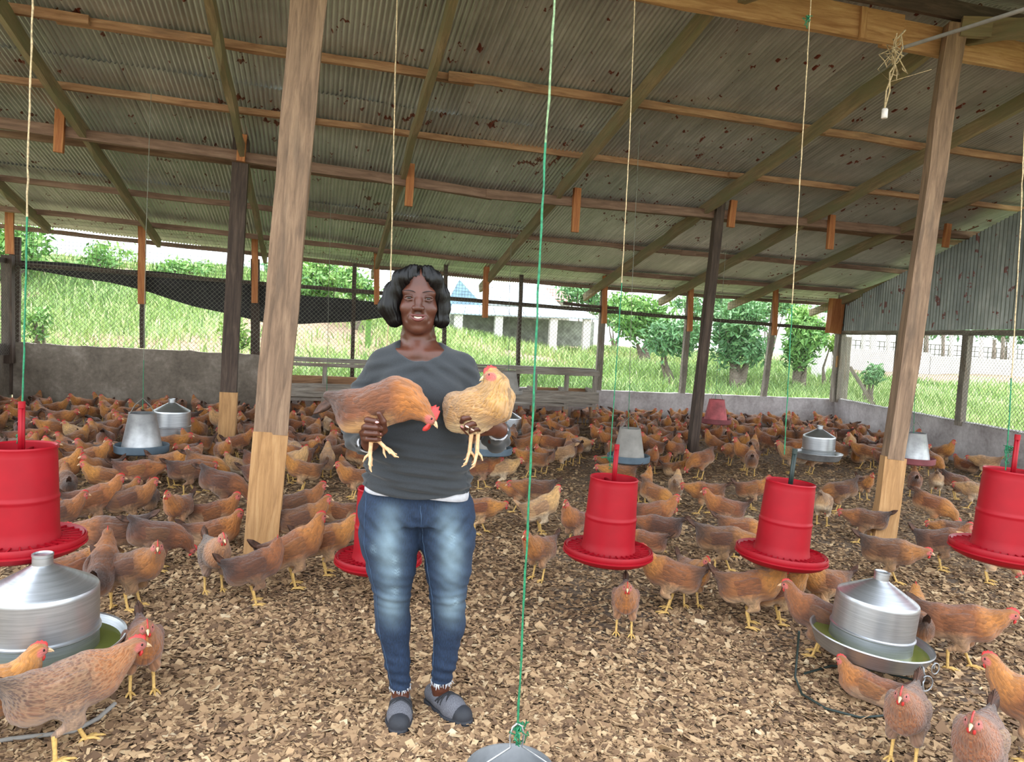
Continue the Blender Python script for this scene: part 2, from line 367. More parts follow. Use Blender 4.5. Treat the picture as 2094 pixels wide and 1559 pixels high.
def wall_mesh(name, x0, x1, y, th, h, mat, top_rough=.012, slope=0.):
    n = int((x1-x0)/.12); xs = np.linspace(x0, x1, n); r = np.random.default_rng(int(abs(x0)*100)); tz = h+slope*(xs-x0)+r.normal(0, top_rough*.5, n)
    V = []
    for yy in (y, y+th):
        V.append(np.stack([xs, np.full(n, yy), np.full(n, -.1)], 1)); V.append(np.stack([xs, np.full(n, yy)+r.normal(0, .003, n), tz], 1))
    V = np.concatenate(V); j = np.arange(n-1)
    F = np.concatenate([np.stack([j, j+1, n+j+1, n+j], 1), np.stack([n+j, n+j+1, 3*n+j+1, 3*n+j], 1), np.stack([2*n+j+1, 2*n+j, 3*n+j, 3*n+j+1], 1)])
    o = mesh_np(name, V, np.concatenate([F, [[0, n, 3*n, 2*n], [n-1, 3*n-1, 4*n-1, 2*n-1]]]), mat); o['kind'] = 'structure'; return o
wall_mesh('wall_back', -4.15, -.68, YW, .15, .99, M_conc, .014, -.012)
wall_mesh('wall_back', -.68, 9.55, YW, .15, .60, M_conc2, .008, -.006)
def side_wall(name, pts, h, th, mat):
    (x0, y0), (x1, y1) = pts; L = math.hypot(x1-x0, y1-y0); o = wall_mesh(name, 0, L, 0, th, h, mat, .008)
    o.location = (x0, y0, 0); o.rotation_euler = (0, 0, math.atan2(y1-y0, x1-x0)); return o
side_wall('wall_right', ((9.52, 11.85), (8.05, 5.6)), .56, .15, M_conc2)
side_wall('wall_left', ((-4.2, 6.0), (-4.2, 11.95)), .82, .15, M_conc)
# ---- wire fence on the back wall
fence = empty('wire_fence', (2.6, 11.9, .6)); tag(fence, 'long wire mesh fence with timber posts and rail on the low back wall', 'fence')
def par(o, p=fence):
    o.parent = p; o.matrix_parent_inverse = p.matrix_basis.inverted(); return o
def clipseg(p, q, x0, x1, z0, z1):
    # clip 2D segment to rectangle
    t0, t1 = 0., 1.; dx = q[0]-p[0]; dz = q[1]-p[1]
    for pp, qq in ((-dx, p[0]-x0), (dx, x1-p[0]), (-dz, p[1]-z0), (dz, z1-p[1])):
        if pp == 0:
            if qq < 0: return None
        else:
            r_ = qq/pp
            if pp < 0: t0 = max(t0, r_)
            else: t1 = min(t1, r_)
    return ((p[0]+t0*dx, p[1]+t0*dz), (p[0]+t1*dx, p[1]+t1*dz)) if t1 > t0 else None
def diamonds(x0, x1, z0, z1, pw, ph):
    S = []; H = z1-z0; run = H/ph*pw
    x = x0-run
    while x < x1+run:
        for d in (1, -1):
            s = clipseg((x, z0) if d == 1 else (x+run, z0), (x+run, z1) if d == 1 else (x, z1), x0, x1, z0, z1)
            if s: S.append(s)
        x += pw
    return S
def railz(x): return 2.10-.018*(x+4.2)
def to3(S, y): return [((a[0], y, a[1]), (b[0], y, b[1])) for a, b in S]
S = to3(diamonds(-4.15, -.62, .98, 2.08, .068, .068), YW-.03)+to3(diamonds(-.62, 9.5, .58, 1.98, .068, .068), YW-.03)
o = par(wires('wire_mesh', S, .0025, M_wired)); o['kind'] = 'stuff'; o['label'] = 'diamond chain link netting'
S = []
x = -4.15
while x < 9.5: S.append(((x, YW-.035, railz(x)-.02), (x, YW-.035, zr(x, YW)+.02))); x += .05
for z in np.arange(2.0, 2.75, .05): S.append(((-4.15, YW-.035, z+.06), (9.5, YW-.035, z-.14)))
o = par(wires('square_mesh', S, .0024, M_wired)); o['kind'] = 'stuff'; o['label'] = 'square welded netting under the eave'
for px0, py0, px1, py1, w, m in ((32, 545, 30, 800, .13, M_postd), (291, 620, 291, 705, .06, M_postd), (522, 590, 522, 765, .13, M_postd), (725, 600, 720, 765, .06, M_postd), (912, 600, 906, 780, .06, M_postd), (1066, 622, 1058, 792, .055, M_postd), (1236, 640, 1222, 800, .11, M_grey), (1412, 655, 1394, 808, .10, M_grey), (1588, 660, 1561, 812, .10, M_grey)):
    a = aty(px1, py1, YW+.05); b = aty(px0, py0-60, YW+.05)
    a[2] -= .05
    par(beam('fence_post', a, (b[0], b[1], max(b[2], railz(b[0]))), w, .07, m, None, up=(0, -1, 0)))
for a, b, zz in ((-4.2, -.3, 0), (-.4, 4.2, 0), (4.1, 9.6, -.0)):
    par(beam('fence_rail', (a, YW+.02, railz(a)+zz), (b, YW+.02, railz(b)+zz), .05, .06, M_postd, None))
par(beam('fence_rail', (4.0, YW-.02, railz(4)+.07), (5.0, YW-.02, railz(5)+.06), .04, .05, M_postd, None))
# wall plate blocks / studs, hung from the rafters
for px, py0, py1, w in ((20, 430, 520, .10), (290, 452, 622, .10), (521, 488, 620, .09), (770, 512, 623, .085), (995, 542, 650, .09), (1238, 560, 662, .085), (1413, 578, 678, .085), (1586, 590, 686, .085)):
    b = aty(px, py0, YW-.1); a = aty(px-(0 if px < 900 else 3), py1, YW-.1); b[2] += .06
    par(beam('stud', a, b, w, .05, M_orange, None, up=(0, -1, 0), wob=.002))
# shade cloth sagging from the rail
cl = [(-4.1, 2.16, 2.04), (-3.6, 2.16, 1.98), (-3.0, 2.13, 1.93), (-2.4, 2.12, 1.80), (-1.8, 2.10, 1.64), (-1.2, 2.08, 1.52), (-.7, 2.0, 1.44), (-.2, 1.90, 1.45), (.4, 1.88, 1.52), (1.0, 1.87, 1.62), (1.6, 1.86, 1.72)]
V = []; n = len(cl)*4-3; xs = np.linspace(cl[0][0], cl[-1][0], n); tp = np.interp(xs, [c[0] for c in cl], [c[1] for c in cl]); bt = np.interp(xs, [c[0] for c in cl], [c[2] for c in cl])
K = 9
for side in (0, 1):
    for k in range(K):
        t = k/(K-1); bul = .07*math.sin(math.pi*t)+.012*np.sin(xs*9+k*1.3)*t
        V.append(np.stack([xs, YW+.06+(bul if side else -.25*bul)+.03*side*0, tp*(1-t)+bt*t+.008*np.sin(xs*5+k)], 1))
V = np.concatenate(V); F = []; j = np.arange(n-1)
for side in (0, 1):
    for k in range(K-1):
        a = (side*K+k)*n+j; q = np.stack([a, a+1, a+n+1, a+n], 1); F.append(q if side else q[:, ::-1])
o = mesh_np('shade_cloth', V, np.concatenate(F), M_tarp, True); tag(o, 'black shade cloth rolled up and sagging along the back fence rail', 'tarp')
# ---- right side: fence, gable cladding, plate
rdir = Vector((8.05-9.52, 5.6-11.85, 0)); rL = rdir.length; rdir.normalize()
def rp(t, z, off=0): return (9.52+rdir[0]*t-rdir[1]*off, 11.85+rdir[1]*t+rdir[0]*off, z)
rf = empty('side_fence', (8.9, 9, .56)); tag(rf, 'wire mesh fence with three timber posts on the low right side wall', 'fence')
S = [(rp(a[0], a[1], -.06), rp(b[0], b[1], -.06)) for a, b in diamonds(0, rL, .55, 1.80, .062, .062)]
o = wires('wire_mesh', S, .0026, M_wired); o['kind'] = 'stuff'; par(o, rf)
for t, w in ((.12, .12), (2.05, .08), (3.75, .12), (5.6, .1)):
    par(beam('fence_post', rp(t, .5, -.0), rp(t+.02, 1.82, -.0), w, .08, M_grey, None, up=(-1, .2, 0)), rf)
par(beam('fence_rail', rp(-.1, 1.80, -.02), rp(rL, 1.78, -.02), .06, .07, M_grey, None), rf)
V, Fq = sheet_mesh(1.0, .80, .0762, .012)
gb = empty('wall_gable'); gb['kind'] = 'structure'
t = 0
def gable_top(t): 
    p = rp(t, 0); return zr(9.38, p[1])-.02
while t < rL-.1:
    w = .78; W2 = V.copy(); W2[:, 1] = np.where(V[:, 1] < .01, 0, np.where(V[:, 1] > .99, 1, V[:, 1]))
    xs = W2[:, 0]; top = np.array([gable_top(t+x) for x in xs]); z = 1.83+(top-1.83)*W2[:, 1]
    P = np.stack([9.52+rdir[0]*(t+xs)-rdir[1]*(W2[:, 2]*1.6), 11.85+rdir[1]*(t+xs)+rdir[0]*(W2[:, 2]*1.6), z], 1)
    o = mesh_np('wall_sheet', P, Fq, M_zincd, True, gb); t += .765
# corner post and boards
cp = empty('corner_post', (9.4, 11.8, .5)); tag(cp, 'timber corner post of nailed boards where back fence meets gable', 'post')
for dx, z0, z1, w, m in ((0, .5, 2.5, .13, M_grey), (.02, 1.15, 2.45, .10, M_new), (-.14, 1.78, 2.42, .26, M_orange)):
    par(beam('board', (9.42+dx, 11.75-.04*(w > .12 and m is M_orange), z0), (9.44+dx, 11.75-.06*(w == .26), z1), w, .05 if w < .2 else .12, m, None, up=(0, -1, 0)), cp)
# left side: netting and corner post
lf = empty('left_fence', (-4.15, 9, .8)); tag(lf, 'narrow strip of wire netting with a dark post at far left', 'fence')
S = [((-4.13, 6.2+a[0], a[1]), (-4.13, 6.2+b[0], b[1])) for a, b in diamonds(0, 5.6, .82, 2.08, .06, .045)]
o = wires('wire_mesh', S, .0018, M_wire); o['kind'] = 'stuff'; par(o, lf)
par(beam('fence_post', (-4.16, 11.72, .7), (-4.18, 11.72, 2.2), .13, .12, M_postd, None, up=(0, -1, 0)), lf)
par(beam('fence_rail', (-4.2, 6.2, 2.12), (-4.2, 11.8, 2.12), .06, .07, M_postd, None), lf)
par(beam('fence_rail', (-4.2, 6.2, .9), (-4.2, 11.8, .9), .04, .16, M_postd, None), lf)
# ================================================================ big posts and the tie beam
def post(label, fb, ft, Yt, w, d, mat, split=None, wlow=None, nm='wooden_post', base=None, twist=0):
    a = base if base is not None else flr(*fb); b = aty(ft[0], ft[1], Yt)
    e = empty(nm, tuple(a)); tag(e, label, 'post', None)
    mid = None
    up = (math.sin(twist), -math.cos(twist), 0)
    if split:
        s = split; A = np.array(a); B = np.array(b); m = A+(B-A)*s
        par(beam('post_shaft', A+(B-A)*(s-.004), B, w, d, mat, None, up=up, wob=.004), e)
        sh = np.array([up[0], up[1], 0])*.045
        lb = beam('splint_board', A+sh*0, m+sh*0+(np.array([0, 0, 0])), wlow or w*1.1, d*1.05, M_new, None, up=up, wob=.004); par(lb, e)
    else: par(beam('post_shaft', a, b, w, d, mat, None, up=up, wob=.004), e)
    return e
post('thick leaning timber post left of the woman with pale splint board at its foot', (533, 1130), (633, -30), 4.75, .20, .10, M_post, .22, .205, base=flr(533, 1130))
post('leaning timber post at the right with square-cut splint board at its foot', (1803, 1112), (1953, 52), 4.6, .13, .11, M_post, .17, .16, twist=-.35)
post('dark thin timber post behind the thick left post with pale lower splint', None, (494, 285), 8.42, .165, .08, M_postd, .20, .18, base=(-.92, 8.42, 0))
post('dark thin timber post standing in the flock right of centre', None, (1474, 408), 8.3, .115, .09, M_postd, None, base=(4.62, 8.3, 0))
tb = empty('tie_beam', (0, 8.4, 3.2)); tag(tb, 'long reddish timber tie beam running across above the flock with hanger blocks', 'beam')
pts = [(-60, 244), (480, 318), (1000, 398), (1480, 440), (1900, 478), (2140, 486)]
pp = [aty(x, y, 8.34) for x, y in pts]
for i in range(len(pp)-1): par(beam('beam_length', pp[i]-np.array([.04, 0, 0]), pp[i+1]+np.array([.04, 0, 0]), .06, .105, M_purlind, None), tb)
for px, py0, py1 in ((122, 218, 312), (838, 335, 422), (1178, 385, 475), (1497, 410, 465), (1699, 440, 510), (1936, 458, 506), (494, 275, 330)):
    b = aty(px+3, py0, 8.28); a = aty(px-3, py1, 8.28); par(beam('hanger_block', a, b, .085, .05, M_orange, None, up=(0, -1, 0), wob=.002), tb)
# ================================================================ outside ground, grass, trees, houses
def sstep(t): t = np.clip(t, 0, 1); return t*t*(3-2*t)
def terr(X, Y):
    A = .75+2.3*sstep((9-X)/13.)
    z = A*sstep((Y-12.6)/15.)-.06+sstep((Y-12.3)/3)*(.14+.10*fbm(X, Y, .7, 5))
    return z+sstep((X-9.7)/2)*.05
def soil(X, Y): return np.clip(.5+.75*fbm(X*.6, Y*1.4, .75, 31)-.012*np.maximum(Y-14, 0)*(X < 6)-.45*(X > 9.6)*(Y < 22), 0, 1)
V, Fq = grid(-45, 60, -25, 75, 211, 201, lambda X, Y: terr(X, Y))
gr = mesh_np('ground', V, Fq, M_earth, True, attrs={'soil': soil(V[:, 0], V[:, 1])}); gr['kind'] = 'structure'
def blades(N, name, x0, x1, y0, y1, h0, h1, seed=3):
    r = np.random.default_rng(seed); X = r.uniform(x0, x1, N*2); Y = y0+(y1-y0)*r.uniform(0, 1, N*2)**1.4
    k = r.uniform(-.55, .9, N*2) < .35-fbm(X, Y, .9, 9)*.55; ok = k & (soil(X, Y) < r.uniform(.3, .95, N*2)) & ~((X < 9.75) & (Y < 12.15)); X = X[ok][:N]; Y = Y[ok][:N]; n = len(X)
    Z = terr(X, Y)-.02; h = r.uniform(h0, h1, n)*(1+.02*(Y-y0)); a = r.uniform(0, 6.28, n); w = .007+.0009*np.maximum(Y-8, 0)
    u = np.stack([np.cos(a)*w, np.sin(a)*w, 0*a], 1); lean = r.normal(0, .35, (n, 2))*h[:, None]
    b = np.stack([X, Y, Z], 1); m = b+np.stack([lean[:, 0]*.35, lean[:, 1]*.35, h*.6], 1); t = b+np.stack([lean[:, 0], lean[:, 1], h], 1)
    V = np.stack([b-u, b+u, m+u*.8, m-u*.8, t], 1).reshape(-1, 3); i = np.arange(n)*5
    tone = np.repeat(np.clip(r.normal(.5, .22, n)+.2*fbm(X, Y, .5, 8), 0, 1), 5)
    o = mesh_np(name, V, [np.stack([i+3, i+2, i+4], 1), np.stack([i, i+1, i+2, i+3], 1)], M_blade, False, None, attrs={'tone': tone})
    tag(o, 'tall fresh green grass growing on the slope outside the mesh', 'grass', kind='stuff'); return o
blades(GRASS, 'grass', -12, 17, 12.4, 30, .12, .34)
o = blades(GRASS//2, 'grass', 9.9, 28, 3, 21, .06, .2, 5); o['label'] = 'short bright grass outside the right side fence'
def leaves(c, r, n, s, seed, droop=.3, clumps=14):
    q = np.random.default_rng(seed); c = np.array(c); r = np.array(r)
    cc = q.normal(0, 1, (clumps, 3)); cc /= np.linalg.norm(cc, axis=1)[:, None]; cc = cc*q.uniform(.35, .8, (clumps, 1))
    k = q.integers(0, clumps, n); P = cc[k]+q.normal(0, .2, (n, 3)); P = c+P*r
    a = q.normal(0, 1, (n, 3)); a /= np.linalg.norm(a, axis=1)[:, None]; b = np.cross(a, q.normal(0, 1, (n, 3))); b /= np.linalg.norm(b, axis=1)[:, None]
    L = s*q.uniform(.6, 1.4, n)[:, None]; a = a*L; b = b*L*.38
    V = np.stack([P-a, P-b*.9, P+a, P+b*.9], 1).reshape(-1, 3); i = np.arange(n)*4
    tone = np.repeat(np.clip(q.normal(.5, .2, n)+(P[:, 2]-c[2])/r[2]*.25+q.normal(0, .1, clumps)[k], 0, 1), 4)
    return V, np.stack([i, i+1, i+2, i+3], 1), tone
def tree(nm, label, cat, px, py, Y, rpx, rpy, n, s, mat, seed, group=None, stems=4):
    c = aty(px, py, Y); sc = Y/1500.*1.05; r = (rpx*sc, rpx*sc*.8, rpy*sc); g0 = float(terr(c[0], Y))
    e = empty(nm, (c[0], Y, g0)); tag(e, label, cat, group)
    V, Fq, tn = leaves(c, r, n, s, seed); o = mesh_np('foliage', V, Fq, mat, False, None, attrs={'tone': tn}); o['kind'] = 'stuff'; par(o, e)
    m = MB(); q = np.random.default_rng(seed)
    for k in range(stems):
        top = c+q.uniform(-.5, .5, 3)*np.array(r); b0 = np.array([c[0]+q.uniform(-.1, .1), Y+q.uniform(-.1, .1), g0-.05])
        mid = (b0+top)/2+q.uniform(-.15, .15, 3); m.tube([b0, mid, top], [.05+.002*rpy, .035, .012], 6)
    par(m.build('trunk', M_bark, None, True), e); return e
tree('leafy_tree', 'leafy tree at far left beyond the eave', 'tree', 20, 500, 22, 75, 70, 1700, .11, M_leaf, 1)
tree('shrub', 'ferny shrub on the hilltop near the far left posts', 'shrub', 215, 530, 24, 55, 30, 700, .09, M_leaf, 2)
tree('shrub', 'low green shrub on the hilltop left of the dark thin post', 'shrub', 380, 555, 24, 60, 22, 800, .09, M_leaf, 3)
tree('broad_bush', 'broad bright bush seen between the thick left post and the woman', 'bush', 650, 572, 22, 70, 40, 2200, .10, M_leaf, 4)
tree('broad_bush', 'leafy bush just left of the woman’s hair', 'bush', 735, 580, 21, 45, 42, 1400, .10, M_leaf, 5)
tree('leafy_tree', 'dark green tree behind the red rusty roof', 'tree', 1200, 598, 34, 60, 36, 1600, .15, M_leafd, 6)
tree('broad_bush', 'tall bush growing outside between the two middle fence posts', 'bush', 1320, 640, 24, 85, 62, 3600, .12, M_leaf, 7)
tree('broad_bush', 'dense bush left of the thin dark right-hand post', 'bush', 1380, 690, 18, 75, 48, 3200, .10, M_leafd, 8)
tree('broad_bush', 'big dense bush right of the thin dark right-hand post', 'bush', 1515, 675, 17.5, 85, 78, 5200, .10, M_leafd, 9)
tree('broad_bush', 'dense bush filling the last opening before the corner post', 'bush', 1640, 690, 18, 62, 66, 4000, .10, M_leaf, 10)
tree('leafy_tree', 'tree rising behind the bushes right of centre', 'tree', 1580, 620, 30, 90, 40, 2500, .14, M_leafd, 11)
tree('shrub', 'small shrub by the white boundary wall', 'shrub', 1785, 765, 15, 28, 32, 420, .07, M_leafd, 12)
tree('shrub', 'green weeds at the foot of the left mesh opening', 'shrub', 470, 690, 14.5, 34, 34, 500, .07, M_leafy, 13)
tree('shrub', 'leafy weeds at the far left corner outside', 'shrub', 75, 668, 14.5, 30, 36, 380, .06, M_leaf, 14)
tree('shrub', 'yellow green plant outside near the corner post', 'shrub', 1700, 700, 18, 26, 20, 300, .08, M_leafy, 15)
# distant trees on the skyline
for i, (px, py, rx, ry) in enumerate(((560, 565, 60, 30), (1260, 640, 70, 30), (1450, 620, 90, 42), (1720, 640, 90, 45), (1900, 665, 120, 45), (2060, 675, 90, 40))):
    tree('leafy_tree', ['far tree seen left of the thick leaning post', 'far tree beyond the pale shed roofs', 'far tree behind the bushes right of the thin dark post', 'far tree above the boundary wall by the corner', 'far tree above the boundary wall behind the right post', 'far tree above the boundary wall at right edge'][i], 'tree', px, py, 42, rx, ry, 1300, .22, M_leafd, 20+i)
# banana-like plant
ba = aty(756, 600, 19); be = empty('banana_plant', (ba[0], 19, float(terr(ba[0], 19)))); tag(be, 'yellow green broad-leaved plant beside the stud left of the woman', 'plant')
for k in range(7):
    q = np.random.default_rng(40+k); a = q.uniform(0, 6.28); L = q.uniform(.7, 1.0); n = 7; ts = np.linspace(0, 1, n); dirx, diry = math.cos(a), math.sin(a)
    cz = 1.0*ts-.75*ts**2; V = []
    for t, z in zip(ts, cz):
        w = .16*math.sin(math.pi*min(1, .12+t*.9)); c0 = np.array([ba[0]+dirx*t*L*.6, 19+diry*t*L*.6, ba[2]-.75+z*L*1.6])
        s_ = np.array([-diry, dirx, 0])*w; V += [c0-s_+[0, 0, .03], c0, c0+s_+[0, 0, .03]]
    j = np.arange(n-1)*3; F = np.concatenate([np.stack([j, j+1, j+4, j+3], 1), np.stack([j+1, j+2, j+5, j+4], 1)])
    par(mesh_np('leaf', np.array(V), F, M_leafy, True, None, attrs={'tone': np.full(len(V), .5)}), be)
par(MB().tube([(ba[0], 19, float(terr(ba[0], 19))-.05), (ba[0], 19, ba[2]-.7)], .07, 8).build('stem', M_leafy, None, True), be)
# pale sheds
M_roofp = plain('pale_metal_roof', (176, 190, 200), .5, .2, .06, 3); M_roofr = plain('rust_red_roof', (196, 140, 126), .8, 0, .15, 5)
M_wallb = plain('blue_grey_gable', (132, 162, 184), .8, 0, .1, 4); M_white = plain('white_render', (214, 208, 204), .85, 0, .06, 3); M_dim = plain('dim_wall', (150, 150, 140), .9, 0, .2, 4)
def quadslab(name, P, th, mat, e):
    P = np.array(P, float); n = np.cross(P[1]-P[0], P[2]-P[0]); n /= np.linalg.norm(n); V = np.concatenate([P, P-n*th])
    return par(mesh_np(name, V, [(0, 1, 2, 3), (7, 6, 5, 4), (0, 4, 5, 1), (1, 5, 6, 2), (2, 6, 7, 3), (3, 7, 4, 0)], mat), e)
def shed(label, pts_front, pts_back, Y0, Y1, wall_top, mat, postpx, wallpx):
    e = empty('shed', tuple(aty(pts_front[0][0], 660, Y0))); e.location.z = float(terr(e.location.x, Y0)); tag(e, label, 'building')
    a = aty(*pts_front[0], Y0); b = aty(*pts_front[1], Y0); c = aty(*pts_back[1], Y1); d = aty(*pts_back[0], Y1)
    n = 10
    for i in range(n):
        f = lambda p, q, t: p+(q-p)*t
        quadslab('roof_sheet', [f(a, b, i/n), f(a, b, (i+1)/n-.004), f(d, c, (i+1)/n-.004), f(d, c, i/n)], .04, mat, e)
    for px in postpx:
        t = aty(px, pts_front[0][1]+(pts_front[1][1]-pts_front[0][1])*(px-pts_front[0][0])/(pts_front[1][0]-pts_front[0][0])+2, Y0+.2)
        par(beam('post', (t[0], t[1], float(terr(t[0], t[1]))-.1), t, .3, .2, M_white, None, up=(0, -1, 0)), e)
    t0 = aty(wallpx[0], wallpx[2], Y1-.5); t1 = aty(wallpx[1], wallpx[2], Y1-.5); g0 = float(terr(t0[0], Y1))
    par(MB().box(((t0[0]+t1[0])/2, Y1-.5, (t0[2]+g0-.2)/2), (t1[0]-t0[0], .2, t0[2]-g0+.2)).build('wall', M_dim), e)
    return e
e = shed('long low shed with pale sheet roof on white posts behind the woman', ((918, 640), (1225, 652)), ((925, 622), (1195, 634)), 27, 30, 0, M_roofp, (938, 1020, 1132, 1200), (920, 1215, 642))
e = shed('farther shed with tall pale roof rising behind the low shed', ((985, 622), (1150, 628)), ((945, 572), (1110, 584)), 33, 38, 0, M_roofp, (), (950, 1140, 618))
a = aty(940, 572, 32.9); b = aty(985, 622, 32.9); c = aty(915, 618, 32.9)
par(mesh_np('gable', np.array([a, b, c, a+[0, .1, 0], b+[0, .1, 0], c+[0, .1, 0]]), [(0, 2, 1), (3, 4, 5)], M_wallb), e)
a = aty(915, 618, 32.9); b = aty(985, 622, 32.9); quadslab('gable_wall', [(a[0], 32.9, .5), (b[0], 32.9, .5), tuple(b), tuple(a)], .1, M_wallb, e)
shed('small house with rust red roof behind the pale sheds', ((1105, 612), (1172, 617)), ((1112, 588), (1158, 592)), 38, 41, 0, M_roofr, (), (1110, 1165, 612))
shed('pale roofed house on the hilltop at the left', ((105, 518), (545, 572)), ((112, 488), (540, 540)), 36, 42, 0, M_roofp, (), (110, 540, 520))
# boundary wall and palisade at right
e = empty('boundary_wall', (14, 27, .7)); tag(e, 'long white boundary wall beyond the right side fence', 'wall')
pts = [(1640, 700), (1700, 708), (1900, 724), (2110, 742), (2300, 756)]
for (x0, y0), (x1, y1) in zip(pts[:-1], pts[1:]):
    a = aty(x0, y0, 24); b = aty(x1, y1, 24); L = b[0]-a[0]; z = (a[2]+b[2])/2
    par(MB().box(((a[0]+b[0])/2, 24, z/2), (L+.02, .18, z)).build('wall_section', M_white), e)
e = empty('palisade', (16, 27, .8)); tag(e, 'row of pale poles with dark wire panels behind the white wall', 'fence')
q = random.Random(3); x = 1690
while x < 2200:
    a = aty(x, 745, 27); w = q.choice((.1, .14, .3)); a[2] = .7; b = aty(x, 676+q.uniform(-6, 10)+(x-1690)*.03, 27)
    par(beam('pole', a, b, w, .12, M_white if w > .12 else M_grey, None, up=(0, -1, 0)), e); x += q.uniform(16, 34)
a = aty(1680, 692, 27.2); b = aty(2200, 712, 27.2); S = []
for z in np.arange(.9, a[2], .22): S.append(((a[0], 27.2, z), (b[0], 27.2, z)))
xx = a[0]
while xx < b[0]: S.append(((xx, 27.2, .8), (xx, 27.2, a[2]))); xx += .25
par(wires('wire_panel', S, .025, M_wired), e)['kind'] = 'stuff'
a = aty(1683, 640, 20); e = tag(beam('gate_post', (a[0], 20, .4), tuple(a), .33, .3, M_white, None, up=(0, -1, 0)), 'thick white post standing outside left of the corner post', 'post')
a = flr(1740, 752, .5); b = aty(1805, 852, 12.6)
tag(beam('prop_pole', tuple(aty(1738, 750, 13.0)), (b[0], b[1], .1), .08, .07, M_grey, None), 'slanting grey pole propped outside by the corner', 'pole')
a = aty(1731, 700, 12.6); tag(beam('outer_post', (a[0], 12.6, .0), (a[0], 12.6, 1.75), .14, .12, M_grey, None, up=(0, -1, 0)), 'grey timber post just outside the corner opening', 'post')
# ================================================================ nest box bench
nb = empty('nest_bench', (2, 11.4, 0)); tag(nb, 'long grey wooden nest box bench against the back wall behind the woman', 'bench')
x0, x1 = -.75, 4.42
def topz(x): return .93
for i, (y, z) in enumerate(((11.15, .92), (11.33, .945))):
    par(beam('top_board', (x0, y, z), (x1, y, z), .17, .03, M_grey, None), nb)
par(beam('front_rail', (x0, 11.06, .875), (x1, 11.06, .875), .04, .05, M_grey, None), nb)
par(beam('front_board', (x0, 11.05, .50), (x1, 11.05, .50), .03, .19, M_grey, None), nb)
par(beam('back_board', (x0, 11.5, .55), (1.0, 11.5, .55), .03, .26, M_purlin, None), nb)
par(beam('back_board', (3.4, 11.5, .52), (x1, 11.5, .52), .03, .2, M_purlin, None), nb)
par(beam('floor_board', (x0, 11.28, .36), (x1, 11.28, .36), .42, .03, M_grey, None), nb)
for x in (-.45, .12, .75, 1.9, 3.35, 3.88, 4.36):
    par(beam('upright', (x, 11.10, .3), (x, 11.10, .89), .06, .05, M_grey, None, up=(0, -1, 0)), nb)
    par(beam('leg', (x, 11.12, -.01), (x, 11.12, .36), .09, .06, M_purlin, None, up=(0, -1, 0)), nb)
    par(beam('divider', (x, 11.08, .5), (x, 11.5, .5), .02, .28, M_grey, None), nb)
# ================================================================ feeders and drinkers
def P3(px, py, dep): return _C+ray(px, py)*dep
M_red = plain('red_plastic', (150, 5, 24), .5, 0, .05, 8, .02, Specular_IOR_Level=.3)
M_feed = plain('dark_poultry_feed', (70, 44, 30), .95, 0, .4, 200, .5); M_redd = plain('dark_red_plastic', (150, 10, 30), .45, 0, .05, 8)
g = NG('brushed_aluminium'); v = g.coord('Object', (2, 2, 60)); nz = g.noise(v, 3, 5); n2 = g.noise(g.coord('Object'), 5, 4)
M_alu = g.out(g.ramp(nz, [(.3, (168, 172, 176)), (.7, (196, 200, 204))]), g.math('ADD', g.math('MULTIPLY', n2, .2), .26), .9, nz, .08, .002)
g = NG('dull_galvanised'); v = g.coord('Object'); nz = g.noise(v, 6, 6)
M_galv = g.out(g.ramp(nz, [(.3, (136, 138, 140)), (.7, (196, 198, 200))]), .42, .7, nz, .1, .003)
M_greyp = plain('dusty_grey_plastic', (140, 136, 130), .7, 0, .12, 6); M_bluep = plain('blue_grey_tray', (82, 98, 110), .6, 0, .1, 6)
M_maroon = plain('dusty_maroon_tray', (122, 62, 66), .7, 0, .12, 6); M_pink = plain('dusty_red_hopper', (168, 84, 88), .7, 0, .25, 6)
g = NG('green_tinted_water'); M_water = g.out((96, 102, 48), .04, 0, g.noise(g.coord(), 14, 2), .05, .003)
M_ropeg = plain('green_nylon_rope', (22, 112, 74), .6, 0, .25, 90, .3); M_ropet = plain('tan_fibre_rope', (176, 156, 120), .85, 0, .25, 90, .3); M_ropegr = plain('greenish_rope', (112, 136, 98), .8, 0, .3, 60, .3)
M_dark = plain('dark_plastic_stem', (30, 44, 40), .5)
